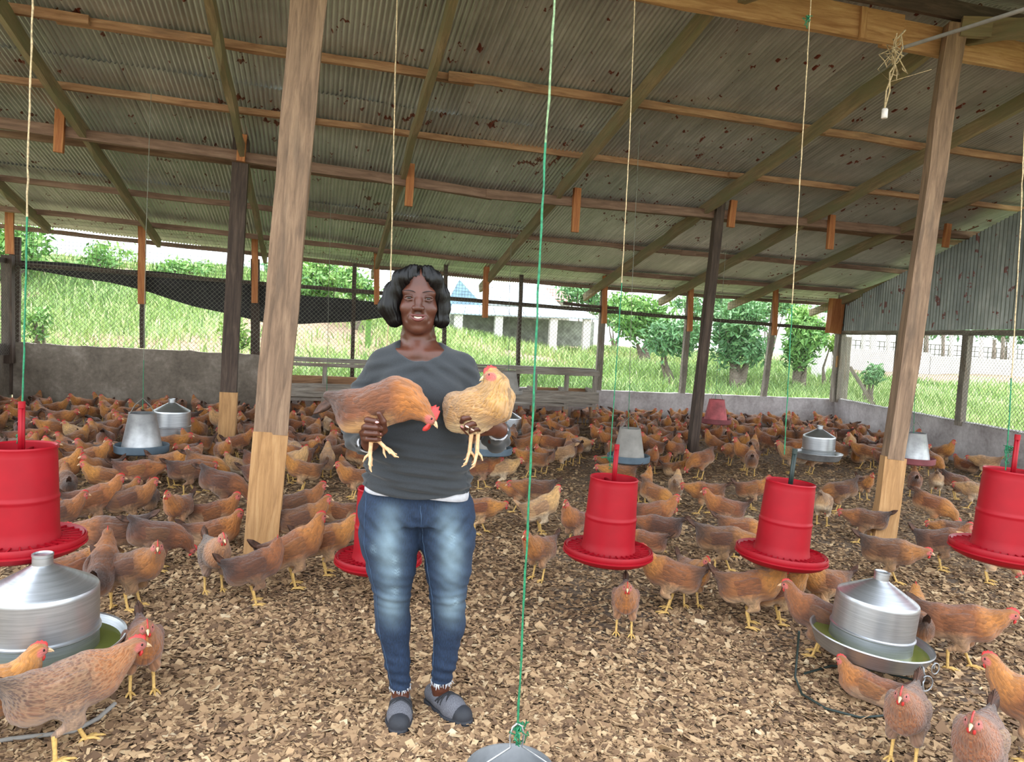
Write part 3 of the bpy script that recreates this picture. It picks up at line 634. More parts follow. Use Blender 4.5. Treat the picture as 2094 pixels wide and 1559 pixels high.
def red_feeder(label, px, py, dep, tilt=0, stem=M_red, rz=0):
    P = P3(px, py, dep); e = empty('red_feeder', tuple(P), rz); tag(e, label, 'feeder', 'hanging red poultry feeders'); e.rotation_euler[1] = tilt
    def B(m, n, mt, sm=True, p=e):
        o = m.build(n, mt, p, True); return smooth_by_angle(o, 40) if sm else o
    hop = MB().lathe([(.140, .005), (.134, .03), (.131, .05), (.1305, .06), (.1285, .16), (.1284, .168), (.1305, .172), (.1305, .180), (.1265, .186), (.1262, .194), (.1212, .335), (.121, .345), (.119, .360), (.122, .372), (.119, .378), (.113, .372), (.112, .34), (.124, .05), (.132, .006)], 56)
    B(hop, 'hopper', M_red)
    tr = MB().lathe([(.001, -.045), (.17, -.045), (.205, -.03), (.222, -.008), (.226, .014), (.222, .022), (.217, .016), (.214, .022), (.205, .012), (.196, -.02), (.15, -.03), (.001, -.03)], 64)
    tb = B(tr, 'tray', M_red)
    B(MB().lathe([(.2245, -.012), (.2285, -.010), (.2285, -.004), (.2245, -.002)], 64), 'rim_bead', M_red, True, tb)
    B(MB().lathe([(.136, -.012), (.198, -.016)], 48), 'feed', M_feed, True, tb)
    for k in range(30):
        a = k/30*2*math.pi; c, s = math.cos(a), math.sin(a); m = MB()
        R3 = np.array([[c, -s, 0], [s, c, 0], [0, 0, 1]])
        m.box((.168, 0, .008), (.085, .005, .016)).xf(R3); m.build('spoke', M_red, tb)
    B(MB().lathe([(.160, .002), (.166, .006), (.166, .012), (.160, .012)], 48), 'grill_ring', M_red, True, tb)
    st = MB().box((0, 0, .42), (.022, .010, .20)).box((0, 0, .42), (.008, .022, .20)); st.tube([(0, 0, .52), (0, 0, .545)], .013, 10)
    B(st, 'stem', stem, False)
    cb = MB()
    for a in (0, math.pi/2): c, s = math.cos(a), math.sin(a); cb.box((0, 0, .345), (.232 if a == 0 else .01, .01 if a == 0 else .232, .018))
    B(cb, 'cross_bar', M_red, False); return e
red_feeder('red hanging poultry feeder at far left behind the big metal drinker', 42, 1108, 2.84)
red_feeder('red hanging poultry feeder partly hidden behind the woman’s legs', 774, 1143, 3.85)
red_feeder('red hanging poultry feeder right of the green rope, alone at centre right', 1243, 1127, 3.72, .03)
red_feeder('red hanging poultry feeder with dark stem, middle of the three at right', 1597, 1134, 3.75, .07, M_dark)
red_feeder('red hanging poultry feeder cut by the right edge of the photo', 2052, 1126, 3.42, .04)
def drinker(label, px, py, dep, s=1, tilt=(0, 0), rings=True, pan=True, stand=None):
    P = P3(px, py, dep); e = empty('metal_drinker', tuple(P)); tag(e, label, 'drinker', 'aluminium poultry drinkers'); e.rotation_euler = (tilt[0], tilt[1], 0); e.scale = (s, s, s)
    n = 72 if dep < 4 else 32
    cn = MB().lathe([(.158, .012), (.156, .085), (.1565, .088), (.162, .092), (.162, .097), (.1565, .101), (.156, .215), (.156, .224), (.153, .231), (.147, .236), (.032, .300), (.0285, .303), (.0285, .328), (.0300, .330), (.0300, .336), (.027, .337), (.025, .332), (.001, .328)], n)
    smooth_by_angle(cn.build('tank', M_alu, e), 25)
    if pan:
        pn = MB().lathe([(.001, -.008), (.19, -.008), (.205, .0), (.232, .058), (.236, .062), (.234, .067), (.228, .064), (.203, .006), (.19, .002), (.001, .002)], n)
        pp_ = smooth_by_angle(pn.build('pan', M_galv if dep > 4 else M_alu, e), 30)
        w = MB().lathe([(.001, .040), (.219, .040)], n); w.build('water', M_water, pp_, True)
        if dep < 4:
            h = MB().tube([(.235*math.cos(a)+0*a, .235*math.sin(a), z) for a, z in ((-.9, .045), (-.9, .02))], .004, 6)
            hk = []
            for t in np.linspace(0, 2*math.pi, 18): hk.append((.24*math.cos(-1.0)+.022*math.cos(t)*.8, .24*math.sin(-1.0)-.004, .03+.022*math.sin(t)))
            h.tube(hk[:-1], .0022, 6, closed=True); h.build('ring_pull', M_galv, pp_, True)
    return e
dl = drinker('largest metal drinker with water pan at lower left edge', 85, 1350, 2.66, 1.17, (.0, .0))
dr = drinker('tilted metal drinker with green water pan at lower right', 1775, 1332, 3.22, 1.07, (.03, .09))
drinker('metal drinker standing in the flock left of the dark thin post', 350, 893, 7.6, 1.17, pan=False)
drinker('metal drinker in the flock right of centre by the boundary of birds', 1672, 938, 8.2, 1.1)
drinker('small metal drinker behind the woman’s left arm', 1038, 893, 9.6, 1.1)
lp_ = [(1634, 1292), (1630, 1340), (1626, 1385), (1640, 1420), (1690, 1450), (1760, 1468), (1830, 1462), (1872, 1430)]
P_ = [P3(1634, 1292, 3.1)]+[flr(x, y, .012) for x, y in lp_[2:]]+[flr(1885, 1395, .012), flr(1790, 1372, .012), flr(1700, 1362, .012), flr(1645, 1378, .012)]
tag(MB().tube(P_, .005, 8).build('wire_loop', M_dark, None, True), 'dark wire loop lying on the litter around the tilted drinker', 'wire')
bl = None #, (dr.location.x+.03, dr.location.y, 0)); tag(bl, 'low block propping the tilted drinker above the litter', 'block')
ch = MB(); c0 = P3(1888, 1375, 3.0)
for k in range(7):
    t = np.linspace(0, 2*math.pi, 13)[:-1]; o3 = np.array([.006*math.sin(k*2), .004*math.cos(k), -.026*k])
    ch.tube([c0+o3+np.array([.011*math.cos(u)*(1 if k % 2 else .3), .011*math.cos(u)*(.3 if k % 2 else 1), .020*math.sin(u)]) for u in t], .003, 6, closed=True)
t = np.linspace(0, 2*math.pi, 17)[:-1]; ch.tube([c0+np.array([.02+.032*math.cos(u), 0, -.05+.032*math.sin(u)]) for u in t], .0028, 6, closed=True)
tag(ch.build('hanging_chain', M_galv, None, True), 'short metal chain dangling from the tilted drinker pan', 'chain')
hp = [flr(x, y, .012) for x, y in ((-60, 1528), (20, 1512), (90, 1504), (150, 1496), (200, 1470), (235, 1440))]
tag(MB().tube(hp, .008, 8).build('hose', M_greyp, None, True), 'thin grey hose lying on the litter at lower left', 'hose')
def tube_feeder(label, px, py, dep, mat, tmat, s=1., nm='tube_feeder', tray=True, rp_=None, group='old cone shaped hanging feeders'):
    P = P3(px, py, dep); e = empty(nm, tuple(P)); e.scale = (s, s, s); tag(e, label, 'feeder', group)
    smooth_by_angle(MB().lathe([(.158, .02), (.105, .30), (.108, .308), (.100, .306), (.150, .03)], 36).build('hopper', mat, e), 40)
    if tray: smooth_by_angle(MB().lathe([(.001, -.03), (.20, -.03), (.212, -.02), (.215, .035), (.211, .04), (.206, .034), (.2, -.015), (.001, -.02)], 40).build('tray', tmat, e), 35)
    bw = MB().tube([(-.10, 0, .29), (-.06, 0, .37), (0, 0, .43), (.06, 0, .37), (.10, 0, .29)], .004, 6); bw.build('bail_wire', M_wire, e, True)
    return e
tube_feeder('galvanised open-topped cone feeder in the flock beside the left drinker', 290, 918, 6.6, M_galv, M_bluep, 1.06)
tube_feeder('small grey cone feeder hanging in front of the bench right of the woman', 1040, 802, 9.6, M_greyp, M_greyp, .86)
tube_feeder('grey cone feeder with blue tray behind the woman’s left elbow', 1002, 922, 6.7, M_greyp, M_bluep, .95)
tube_feeder('grey cone feeder with blue tray hanging above the central red feeder', 1285, 938, 7.0, M_greyp, M_bluep, .95)
tube_feeder('dusty reddish cone feeder hanging before the back wall', 1463, 862, 9.8, M_pink, M_maroon, .96)
tube_feeder('grey cone feeder with maroon tray right of the leaning right post', 1868, 942, 7.4, M_galv, M_maroon, .92)
# foreground feeder with bail
P = P3(1040, 1640, 1.92); e = empty('hanging_pan', tuple(P)); tag(e, 'metal pan hanging from wire bail at bottom edge below the green rope', 'feeder')
smooth_by_angle(MB().lathe([(.001, -.02), (.12, -.02), (.112, .085), (.116, .092), (.110, .092), (.105, 0), (.001, -.01)], 48).build('pan', M_galv, e), 35)
ap = P3(1058, 1483, 1.92)-P
for s in (-1, 1):
    MB().tube([(s*.113, 0, .085), tuple(ap+np.array([s*.016, 0, -.06])), tuple(ap+np.array([s*.019, 0, -.03])), tuple(ap+np.array([s*.012, 0, -.005])), tuple(ap+np.array([0, 0, .004]))], .0028, 8).build('bail_wire', M_alu, e, True)
# ropes
def rope(label, pts, dep, r, split=None, mats=(M_ropet, M_ropeg), top=None, group='ropes hanging from the roof', knot=None):
    P = [P3(x, y, dep) for x, y in pts]
    a, b = P[-2], P[-1]; zt = top or 3.74
    if b[2] < zt-.02 and (b-a)[2] > 0: P.append(b+(b-a)/(b-a)[2]*(zt-b[2]))
    P = np.array(P); n = 60; s = np.linspace(0, 1, n); d = np.concatenate([[0], np.cumsum(np.linalg.norm(np.diff(P, axis=0), axis=1))]); d /= d[-1]
    Q = np.stack([np.interp(s, d, P[:, i]) for i in range(3)], 1); rr = np.random.default_rng(int(pts[0][0])); Q[1:-1] += rr.normal(0, r*.25, (n-2, 3))*[1, 1, 0]
    e = empty('rope', tuple(Q[-1])); tag(e, label, 'rope', group)
    rad = r*(1+.18*np.sin(np.arange(n)*2.2)); k = int(n*(split if split is not None else 0))
    if k > 1: par(MB().tube(Q[:k+1], rad[:k+1], 6).build('rope_lower', mats[1], None, True), e)
    par(MB().tube(Q[k:], rad[k:], 6).build('rope_upper', mats[0], None, True), e)
    if knot:
        m = MB(); c = P3(knot[0], knot[1], dep); q = rr
        for j in range(knot[3]):
            t = np.linspace(0, 1, 9); dd = q.normal(0, knot[2], 3)*[1, 1, .6]; m.tube([c+dd*math.sin(3.1*u)+q.normal(0, knot[2]*.3, 3)-[0, 0, knot[2]*1.6*u*(j % 3)] for u in t], r*.55, 5)
        par(m.build('knot', M_ropeg, None, True), e)
    return e
rope('thick tan rope at far left down to the left red feeder', [(44, 895), (50, 700), (58, 300), (67, 0)], 2.84, .0035, .30, knot=(43, 888, .012, 8))
rope('rope passing behind the woman’s head from the roof', [(776, 960), (798, 600), (812, 0)], 3.85, .0035, .08)
rope('thick green rope hanging in front at the centre of the photo', [(1059, 1480), (1078, 1100), (1096, 700), (1115, 300), (1134, 0)], 1.92, .0030, .46, (M_ropegr, M_ropeg), knot=(1062, 1490, .014, 12))
rope('thin rope down to the central red feeder', [(1248, 935), (1270, 600), (1287, 300), (1298, 0)], 3.72, .0028, .30, (M_ropet, M_ropeg), knot=(1250, 936, .018, 6))
rope('thin rope to the middle red feeder, tied to the ridge beam', [(1604, 930), (1620, 620), (1640, 300), (1656, 40)], 3.78, .003, .28, knot=(1652, 35, .018, 9))
rope('rope with frayed green end above the right edge feeder', [(2056, 962), (2062, 890), (2078, 620), (2088, 440), (2098, 200)], 3.42, .0028, .16, knot=(2060, 915, .02, 10))
for lb, pts, dep in (('thin cord above the galvanised cone feeder', [(292, 838), (298, 500), (305, 300)], 6.6), ('thin cord left of the woman near the bench', [(668, 820), (672, 600), (676, 440)], 9.), ('thin cord down to the small grey feeder near the bench', [(1040, 760), (1042, 600), (1046, 480)], 9.6), ('thin cord down to the blue tray feeder above the central red one', [(1285, 880), (1292, 600), (1300, 430)], 7.), ('thin cord down to the dusty reddish feeder', [(1463, 818), (1470, 700), (1482, 540)], 9.8), ('thin cord down to the maroon tray feeder by the right post', [(1868, 890), (1876, 660), (1882, 520)], 7.4)):
    rope(lb, pts, dep, .003, .15, (M_wired, M_ropeg), top=min(3.7, zr(2, dep)+.0))
# tangled cord, lamp holder, conduit, pipe
c = P3(1832, 100, 4.5); m = MB(); q = np.random.default_rng(5)
for j in range(16):
    a = c+q.normal(0, .022, 3); b = c+q.normal(0, .03, 3)-[0, 0, q.uniform(.02, .16)]; k = (a+b)/2+q.normal(0, .045, 3)
    m.tube([a, (a+k)/2+q.normal(0, .01, 3), k, (b+k)/2+q.normal(0, .01, 3), b], .0035, 5)
c2 = P3(1809, 222, 4.5)
for s in (-1, 1): m.tube([c+[0, 0, -.1], c*.6+c2*.4+[s*.012, 0, 0], c*.3+c2*.7+[-s*.012, 0, 0], c2], .005, 5)
m.tube([c, c+[-.12, 0, -.14], c+[-.02, 0, -.20], P3(1905, 142, 4.5)], .002, 5); m.tube([c+[0, 0, .06], P3(1851, 62, 4.55)], .006, 6)
e = m.build('tangled_cord', M_ropet, None, True); tag(e, 'tangle of tan cords hanging from the ridge beam beside the right post', 'cord')
lh = MB().lathe([(.001, -.03), (.016, -.03), (.018, -.028), (.018, .024), (.012, .03), (.001, .03)], 16).build('lamp_holder', plain('white_bakelite', (226, 220, 214), .5), None, True, loc=tuple(P3(1809, 232, 4.5))); tag(lh, 'small white lamp holder at the end of the tangled cord', 'lamp holder')
tag(MB().tube([P3(1845, 98, 4.45), P3(1960, 62, 4.1), P3(2130, 8, 3.6)], .012, 8).build('conduit_pipe', M_greyp, None, True), 'grey conduit pipe running from the cord tangle to the top right', 'pipe')
a = [rp(-.1, 2.0, .08), rp(1.3, 1.86, .1), rp(2.6, 1.80, .12), rp(5, 1.76, .12)]
tag(MB().tube(a, .016, 8).build('white_pipe', M_white, None, True), 'slack white plastic pipe along the right side fence top', 'pipe')
# ================================================================ small distance-field modeller
class Vol:
    def __init__(s, lo, hi, h):
        s.lo = np.array(lo, float); s.h = h; s.n = np.ceil((np.array(hi)-s.lo)/h).astype(int)+1
        s.ax = [s.lo[i]+h*np.arange(s.n[i]) for i in range(3)]; s.F = np.full(s.n, 1., np.float32)
    def blk(s, lo, hi):
        sl = []
        for i in range(3):
            a = max(0, int((lo[i]-s.lo[i])/s.h)); b = min(s.n[i], int((hi[i]-s.lo[i])/s.h)+2)
            if b <= a: return None
            sl.append(slice(a, b))
        return tuple(sl), s.ax[0][sl[0]][:, None, None], s.ax[1][sl[1]][None, :, None], s.ax[2][sl[2]][None, None, :]
    def comb(s, sl, d, k, op):
        A = s.F[sl]
        if op == 'add':
            h = np.maximum(k-np.abs(A-d), 0)/k if k > 0 else 0; s.F[sl] = np.minimum(A, d)-h*h*k/4
        else:
            h = np.maximum(k-np.abs(A+d), 0)/k if k > 0 else 0; s.F[sl] = np.maximum(A, -d)+h*h*k/4
    def cap(s, a, b, ra, rb, k=.01, sc=(1, 1, 1), op='add'):
        """tapered capsule; sc>1 narrows that axis"""
        a = np.array(a, float); b = np.array(b, float); m = max(ra, rb)/min(sc)+k+2*s.h
        q = s.blk(np.minimum(a, b)-m, np.maximum(a, b)+m)
        if q is None: return s
        sl, X, Y, Z = q; d = b-a; e = np.array(sc, float); L2 = ((d*e)**2).sum()+1e-12
        px, py, pz = (X-a[0])*e[0], (Y-a[1])*e[1], (Z-a[2])*e[2]
        t = np.clip((px*d[0]*e[0]+py*d[1]*e[1]+pz*d[2]*e[2])/L2, 0, 1)
        D = np.sqrt((px-t*d[0]*e[0])**2+(py-t*d[1]*e[1])**2+(pz-t*d[2]*e[2])**2)-(ra+(rb-ra)*t)
        s.comb(sl, (D/max(e)**.5).astype(np.float32), k, op); return s
    def chain(s, pts, rs, k=.01, sc=(1, 1, 1)):
        for i in range(len(pts)-1): s.cap(pts[i], pts[i+1], rs[i], rs[i+1], k, sc)
        return s
    def ell(s, c, r, k=.01, rot=None, op='add'):
        c = np.array(c, float); r = np.array(r, float); m = max(r)+k+2*s.h; q = s.blk(c-m, c+m)
        if q is None: return s
        sl, X, Y, Z = q; P = [X-c[0], Y-c[1], Z-c[2]]
        if rot is not None: M = np.array(rot).T; P = [M[i][0]*P[0]+M[i][1]*P[1]+M[i][2]*P[2] for i in range(3)]
        k0 = np.sqrt((P[0]/r[0])**2+(P[1]/r[1])**2+(P[2]/r[2])**2); k1 = np.sqrt((P[0]/r[0]**2)**2+(P[1]/r[1]**2)**2+(P[2]/r[2]**2)**2)+1e-9
        s.comb(sl, (k0*(k0-1)/k1).astype(np.float32), k, op); return s
    def mesh(s):
        F = s.F; S = F < 0; nx, ny, nz = F.shape
        c = np.zeros((nx-1, ny-1, nz-1), np.uint8)
        for i in (0, 1):
            for j in (0, 1):
                for k in (0, 1): c += S[i:nx-1+i, j:ny-1+j, k:nz-1+k]
        act = (c > 0) & (c < 8); I = np.argwhere(act); n = len(I); idx = np.full(act.shape, -1, np.int32); idx[act] = np.arange(n)
        acc = np.zeros((n, 3)); cnt = np.zeros(n); C8 = [(i, j, k) for i in (0, 1) for j in (0, 1) for k in (0, 1)]
        val = {o: F[I[:, 0]+o[0], I[:, 1]+o[1], I[:, 2]+o[2]].astype(float) for o in C8}
        for a in C8:
            for ax in range(3):
                if a[ax]: continue
                b = list(a); b[ax] = 1; b = tuple(b); va, vb = val[a], val[b]; m = (va < 0) != (vb < 0); t = np.where(m, va/np.where(m, va-vb, 1), 0)
                p = np.array(a, float)[None]+0*t[:, None]; p[:, ax] += t; acc += p*m[:, None]; cnt += m
        V = (I+acc/cnt[:, None])*s.h+s.lo; Q = []
        for ax in range(3):
            u, v = (ax+1) % 3, (ax+2) % 3
            sa = [slice(0, -1) if i == ax else slice(1, -1) for i in range(3)]; sb = list(sa); sb[ax] = slice(1, None)
            A, B = S[tuple(sa)], S[tuple(sb)]; E = np.argwhere(A != B)
            if not len(E): continue
            off = np.array([0 if i == ax else 1 for i in range(3)]); g = E+off; ins = A[E[:, 0], E[:, 1], E[:, 2]]
            def id_(du, dv):
                h = g.copy(); h[:, u] -= du; h[:, v] -= dv; return idx[h[:, 0], h[:, 1], h[:, 2]]
            q = np.stack([id_(1, 1), id_(0, 1), id_(0, 0), id_(1, 0)], 1); q[~ins] = q[~ins][:, ::-1]; Q.append(q)
        return V, np.concatenate(Q)
def nrm(v): v = np.array(v, float); return v/np.linalg.norm(v)
def vnormals(V, Q):
    N = np.zeros_like(V); n = np.cross(V[Q[:, 2]]-V[Q[:, 0]], V[Q[:, 3]]-V[Q[:, 1]])
    for i in range(4): np.add.at(N, Q[:, i], n)
    return N/(np.linalg.norm(N, axis=1)[:, None]+1e-12)
# ================================================================ hens
def henmat(name, neck, back, belly, dark, speck=0.):
    g = NG(name); hk = g.attr('hk'); be = g.attr('bel'); fa = g.attr('face'); dk = g.attr('dk'); fuv = g.n('ShaderNodeAttribute', attribute_name='fuv').outputs['Vector']
    sc = g.n('ShaderNodeMapping', i_0=fuv, i_3=(55, 110, 1) if not speck else (95, 190, 1)).outputs[0]
    vo = g.n('ShaderNodeTexVoronoi', i_Vector=sc, i_Scale=1.); dist = vo.outputs['Distance']; cell = g.n('ShaderNodeSeparateColor', i_0=vo.outputs['Color']).outputs[0]
    fine = g.noise(g.n('ShaderNodeMapping', i_0=fuv, i_3=(60, 420, 1)).outputs[0], 1., 3); big = g.noise(g.coord(), 9, 4)
    c = g.mix(hk, back, neck); c = g.mix(be, c, belly)
    c = g.mix(g.math('MULTIPLY', dk, g.math('ADD', big, .25)), c, dark)
    tone = g.math('ADD', g.math('ADD', g.math('MULTIPLY', cell, .42), g.math('MULTIPLY', fine, .35)), g.math('ADD', g.math('MULTIPLY', big, .45), .22))
    c = g.mix(1., c, g.n('ShaderNodeCombineColor', i_0=tone, i_1=tone, i_2=tone).outputs[0], 'MULTIPLY')
    if speck:
        edge = g.ramp(dist, [(.35, (0, 0, 0)), (.6, (255, 255, 255))]); c = g.mix(g.math('MULTIPLY', edge, speck), c, (196, 156, 120))
    oi = g.n('ShaderNodeObjectInfo').outputs['Random']; hs = g.n('ShaderNodeHueSaturation', i_Color=c)
    g.t.links.new(g.math('ADD', g.math('MULTIPLY', oi, .36), .86), hs.inputs['Value']); g.t.links.new(g.math('ADD', g.math('MULTIPLY', oi, .014), .499), hs.inputs['Hue'])
    c = g.mix(fa, hs.outputs[0], (206, 104, 92))
    return g.out(c, .75, 0, g.math('ADD', g.math('MULTIPLY', dist, -1.), fine), .9, .005, Sheen_Weight=.25)
HM = {'r': henmat('russet_feathers', (178, 108, 48), (140, 78, 40), (184, 142, 106), (78, 46, 30)),
      'd': henmat('dark_russet_feathers', (150, 86, 40), (104, 58, 32), (152, 112, 80), (50, 32, 26)),
      'b': henmat('buff_feathers', (200, 150, 98), (184, 138, 98), (216, 188, 158), (132, 90, 64)),
      's': henmat('speckled_feathers', (156, 88, 44), (118, 74, 52), (146, 116, 98), (50, 42, 40), .2),
      'g': henmat('grey_speckled_feathers', (196, 132, 84), (92, 76, 68), (150, 120, 104), (50, 48, 50), .3),
      'h': henmat('chestnut_show_feathers', (172, 98, 40), (118, 60, 30), (214, 160, 106), (60, 36, 26)),
      'y': henmat('golden_barred_feathers', (198, 144, 78), (186, 134, 80), (220, 192, 148), (150, 100, 62), .35)}
M_comb = plain('red_comb_skin', (190, 52, 48), .5, 0, .12, 60, .2, Subsurface_Weight=.1); M_beak = plain('horn_beak', (212, 176, 136), .4)
M_eye = plain('hen_eye', (20, 14, 10), .1); M_iris = plain('hen_iris', (196, 120, 50), .3); M_shank = plain('yellow_shank', (204, 166, 96), .6, 0, .12, 120, .4); M_shankp = plain('pinkish_shank', (214, 172, 128), .55, 0, .1, 90, .4)
M_tailf = plain('dark_tail_feather', (70, 46, 34), .7, 0, .4, 40, .3)
def frame(fwd, up=(0, 0, 1)):
    f = nrm(fwd); s_ = nrm(np.cross(up, f)); return np.stack([f, s_, np.cross(f, s_)], 1)
def hen_parts(pose, vox=.006, lod=0):
    """returns {part: (V, F, attrs, matkey)}; x forward, feet at z = 0"""
    p = dict(bc=(0, 0, .195), pitch=12, neck=[(.075, 0, .222), (.118, 0, .262), (.138, 0, .306)], hd=(1, 0, -.12), legs='stand', tail=28, fluff=1., comb=.8, hup=(0, 0, 1))
    p.update(pose); pt = math.radians(p['pitch']); cp, sp_ = math.cos(pt), math.sin(pt); RB = np.array([[cp, 0, -sp_], [0, 1, 0], [sp_, 0, cp]]); bc = np.array(p['bc'])
    B = lambda x, y, z: bc+RB@np.array([x, y, z])
    nk = [np.array(q, float) for q in p['neck']]; hd = nrm(p['hd']); Hc = nk[-1]+hd*.006; HF = frame(hd, p['hup'])
    allp = np.array([B(-.2, 0, .08), B(-.14, 0, -.09), B(.12, 0, -.09), B(.1, 0, .1), *nk, Hc+hd*.04]); lo = allp.min(0)-.05; hi = allp.max(0)+.05; lo[1] = min(-.12, lo[1]); hi[1] = max(.12, hi[1]); 
    v = Vol(lo, hi, vox)
    v.ell(B(0, 0, 0), (.125, .066, .071), .02, RB).ell(B(.062, 0, -.006), (.062, .056, .062), .03, RB).ell(B(-.085, 0, .012), (.066, .05, .052), .03, RB)
    v.cap(B(-.10, 0, .035), B(-.155, 0, .075), .040, .016, .03, (1, 1.3, 1)); v.ell(B(-.095, 0, -.028), (.05, .047, .040), .03, RB)
    v.cap(B(.055, 0, .015), nk[0], .056, .050, .03, (1, 1.15, 1)); rn = [.047, .034, .0225]
    if len(nk) == 4: rn = [.047, .038, .030, .0225]
    for i in range(len(nk)-1): v.cap(nk[i], nk[i+1], rn[i], rn[i+1], .02)
    v.ell(Hc+hd*.003, (.026, .0175, .0195), .010, HF); v.ell(Hc+hd*.012-HF[:, 2]*.005, (.016, .0135, .013), .006, HF)
    legs = []
    if p['legs'] == 'stand' or p['legs'] == 'walk':
        for s_ in (-1, 1):
            st = (.03*s_ if p['legs'] == 'walk' else .004*s_)
            hip = B(-.015, .038*s_, -.035); kn = np.array([bc[0]+.022+st*.4, .040*s_, .108]); hk_ = np.array([bc[0]-.012+st, .038*s_, .078]); ft = np.array([bc[0]+.006+st*1.5, .040*s_, .008])
            v.cap(hip, kn, .040, .021, .02, (1, 1.15, 1)); v.cap(kn, hk_+[0, 0, .006], .019, .0085, .012); legs.append((hk_, ft, s_))
    elif p['legs'] == 'held':
        for s_, hip, kn, hk_, ft in p['legpts']: v.cap(hip, kn, .040, .024, .02); v.cap(kn, hk_, .022, .009, .012); legs.append((np.array(hk_), np.array(ft), s_))
    V, Q = v.mesh()
    # attributes
    spine = np.array([B(-.16, 0, .07), B(-.08, 0, .02), B(.04, 0, 0), *nk, Hc+hd*.03]); seg = np.diff(spine, axis=0); sl = np.linalg.norm(seg, axis=1); cum = np.concatenate([[0], np.cumsum(sl)])
    wS = np.zeros(len(V)); sv = np.zeros(len(V)); an = np.zeros(len(V))
    for i in range(len(seg)):
        t = np.clip(((V-spine[i])@seg[i])/sl[i]**2, 0, 1); dv = V-(spine[i]+t[:, None]*seg[i]); d = np.linalg.norm(dv, axis=1); w_ = np.exp(-d/.007)+1e-12
        upv = np.cross(seg[i]/sl[i], [0, 1, 0]); an += w_*np.arctan2(dv[:, 1], dv@upv)*.05; wS += w_; sv += w_*(cum[i]+t*sl[i])
    sv /= wS; an = np.abs(an/wS)
    L = cum[-1]; n0 = cum[3]; hkv = sstep((sv-(n0-.05))/.07)
    lb = (V-bc)@RB; belly = sstep((-.008-lb[:, 2])/.05)*sstep((.07-lb[:, 0])/.09)*(1-hkv); belly = np.maximum(belly, sstep((.115-V[:, 2])/.03)*(1-hkv) if p['legs'] != 'held' else 0)
    hl = (V-Hc)@HF; face = sstep((.0165-np.sqrt(((hl[:, 0]-.010)/1.1)**2+(hl[:, 2]+.002)**2))/.005)*(np.abs(hl[:, 1]) > .004)
    dk = sstep((-.06-lb[:, 0])/.08)*sstep((lb[:, 2]+.02)/.05)
    N = vnormals(V, Q); fl = p['fluff']*.0022*(fbm(V[:, 0]*60, V[:, 2]*60+V[:, 1]*40, 1.3, 3))*(1-face)
    V = V+N*fl[:, None]
    ro = rnd_off(pose); fuv = np.stack([sv+ro, an, 0*an], 1)
    out = {'body': [(V, Q, dict(hk=hkv, bel=belly, face=face, dk=dk, fuv=fuv), 'F')]}
    def simple(nm, m, key, rot=None, c=None):
        ks = sorted(m.f); VV = np.concatenate(m.v); FF = [np.concatenate(m.f[k]) for k in ks]
        if rot is not None: VV = VV@rot.T+c
        out.setdefault(nm, []).append((VV, FF, {}, key))
    # wings: layered shell with long quills
    for s_ in (-1, 1):
        w = Vol((-.14, -.03, -.08), (.11, .03, .07), vox*.85 if lod == 0 else vox)
        w.ell((.03, 0, 0), (.058, .013, .042), .01).ell((-.035, 0, -.002), (.075, .011, .036), .02)
        if lod == 0:
            for k in range(5): w.cap((.02-.012*k, .002, -.012-.004*k), (-.10-.008*k+.012*abs(k-2), .003+.0015*k, .012-.012*k), .011, .005, .006, (1, 1.6, 1))
        WV, WQ = w.mesh(); a = math.radians(7); c_, s2 = math.cos(a*s_), math.sin(a*s_)
        fw_ = np.stack([WV[:, 0]*1., WV[:, 2], 0*WV[:, 0]], 1)
        hk_ = 0*WV[:, 0]; dkk = sstep((-.03-WV[:, 0])/.08)*.9
        y = WV[:, 1]*s_+.0595*s_+(-.25*s_)*np.minimum(0, WV[:, 0])*-1*.5 - s_*2.2*(WV[:, 0]-.0)**2 - s_*3.5*(np.maximum(0, WV[:, 2]-.005))**2
        WL = np.stack([WV[:, 0]-.018, y, WV[:, 2]+.014], 1); WL = WL@RB.T+bc
        if s_ > 0: pass
        else: WQ = WQ[:, ::-1]
        out.setdefault('wing', []).append((WL, WQ, dict(hk=hk_, bel=hk_, face=hk_, dk=dkk+.12, fuv=np.stack([fw_[:, 0]*.8, fw_[:, 1], 0*hk_], 1)), 'F'))
    # tail fan
    m = MB(); tb = B(-.135, 0, .06); ta = math.radians(p['tail'])+pt
    for k in range(7 if lod == 0 else 3):
        f = (k-(3 if lod == 0 else 1))/(3. if lod == 0 else 1.); dr_ = np.array([-math.cos(ta)*1., f*.2, math.sin(ta)+.10*(1-abs(f))]); dr_ = nrm(dr_); Lf = .085-.018*abs(f)
        pts = [tb+dr_*Lf*t for t in (-.35, .2, .7, 1.)]; w = [.010, .016, .014, .003]; up = nrm(np.cross(dr_, [0, 1, 0])); sd = nrm(np.array([.25*f, 1, .0])) ; VV = []
        sd = nrm(np.cross(dr_, nrm([.1, 1, .9*f])))
        for P_, ww in zip(pts, w): VV += [P_-sd*ww+[0, .0022*np.sign(f+.1), 0], P_+[0, -.003, 0], P_+sd*ww, P_+[0, .003, 0]]
        FF = []
        for i in range(3):
            for q in range(4): FF.append((4*i+q, 4*i+(q+1) % 4, 4*i+4+(q+1) % 4, 4*i+4+q))
        m.add(VV, FF)
    simple('tail', m, 'T')
    # head furniture
    m = MB(); n = 9; top = []; cs = p['comb']
    for i in range(n):
        t = i/(n-1); x = .026-.045*t; z = .015+.004*math.sin(math.pi*t); hh = (.005+.012*math.sin(math.pi*min(1, t*1.05+.05))**.7*(1. if i % 2 else .55))*cs; top.append((x, z-.006, z+hh))
    VV = [];
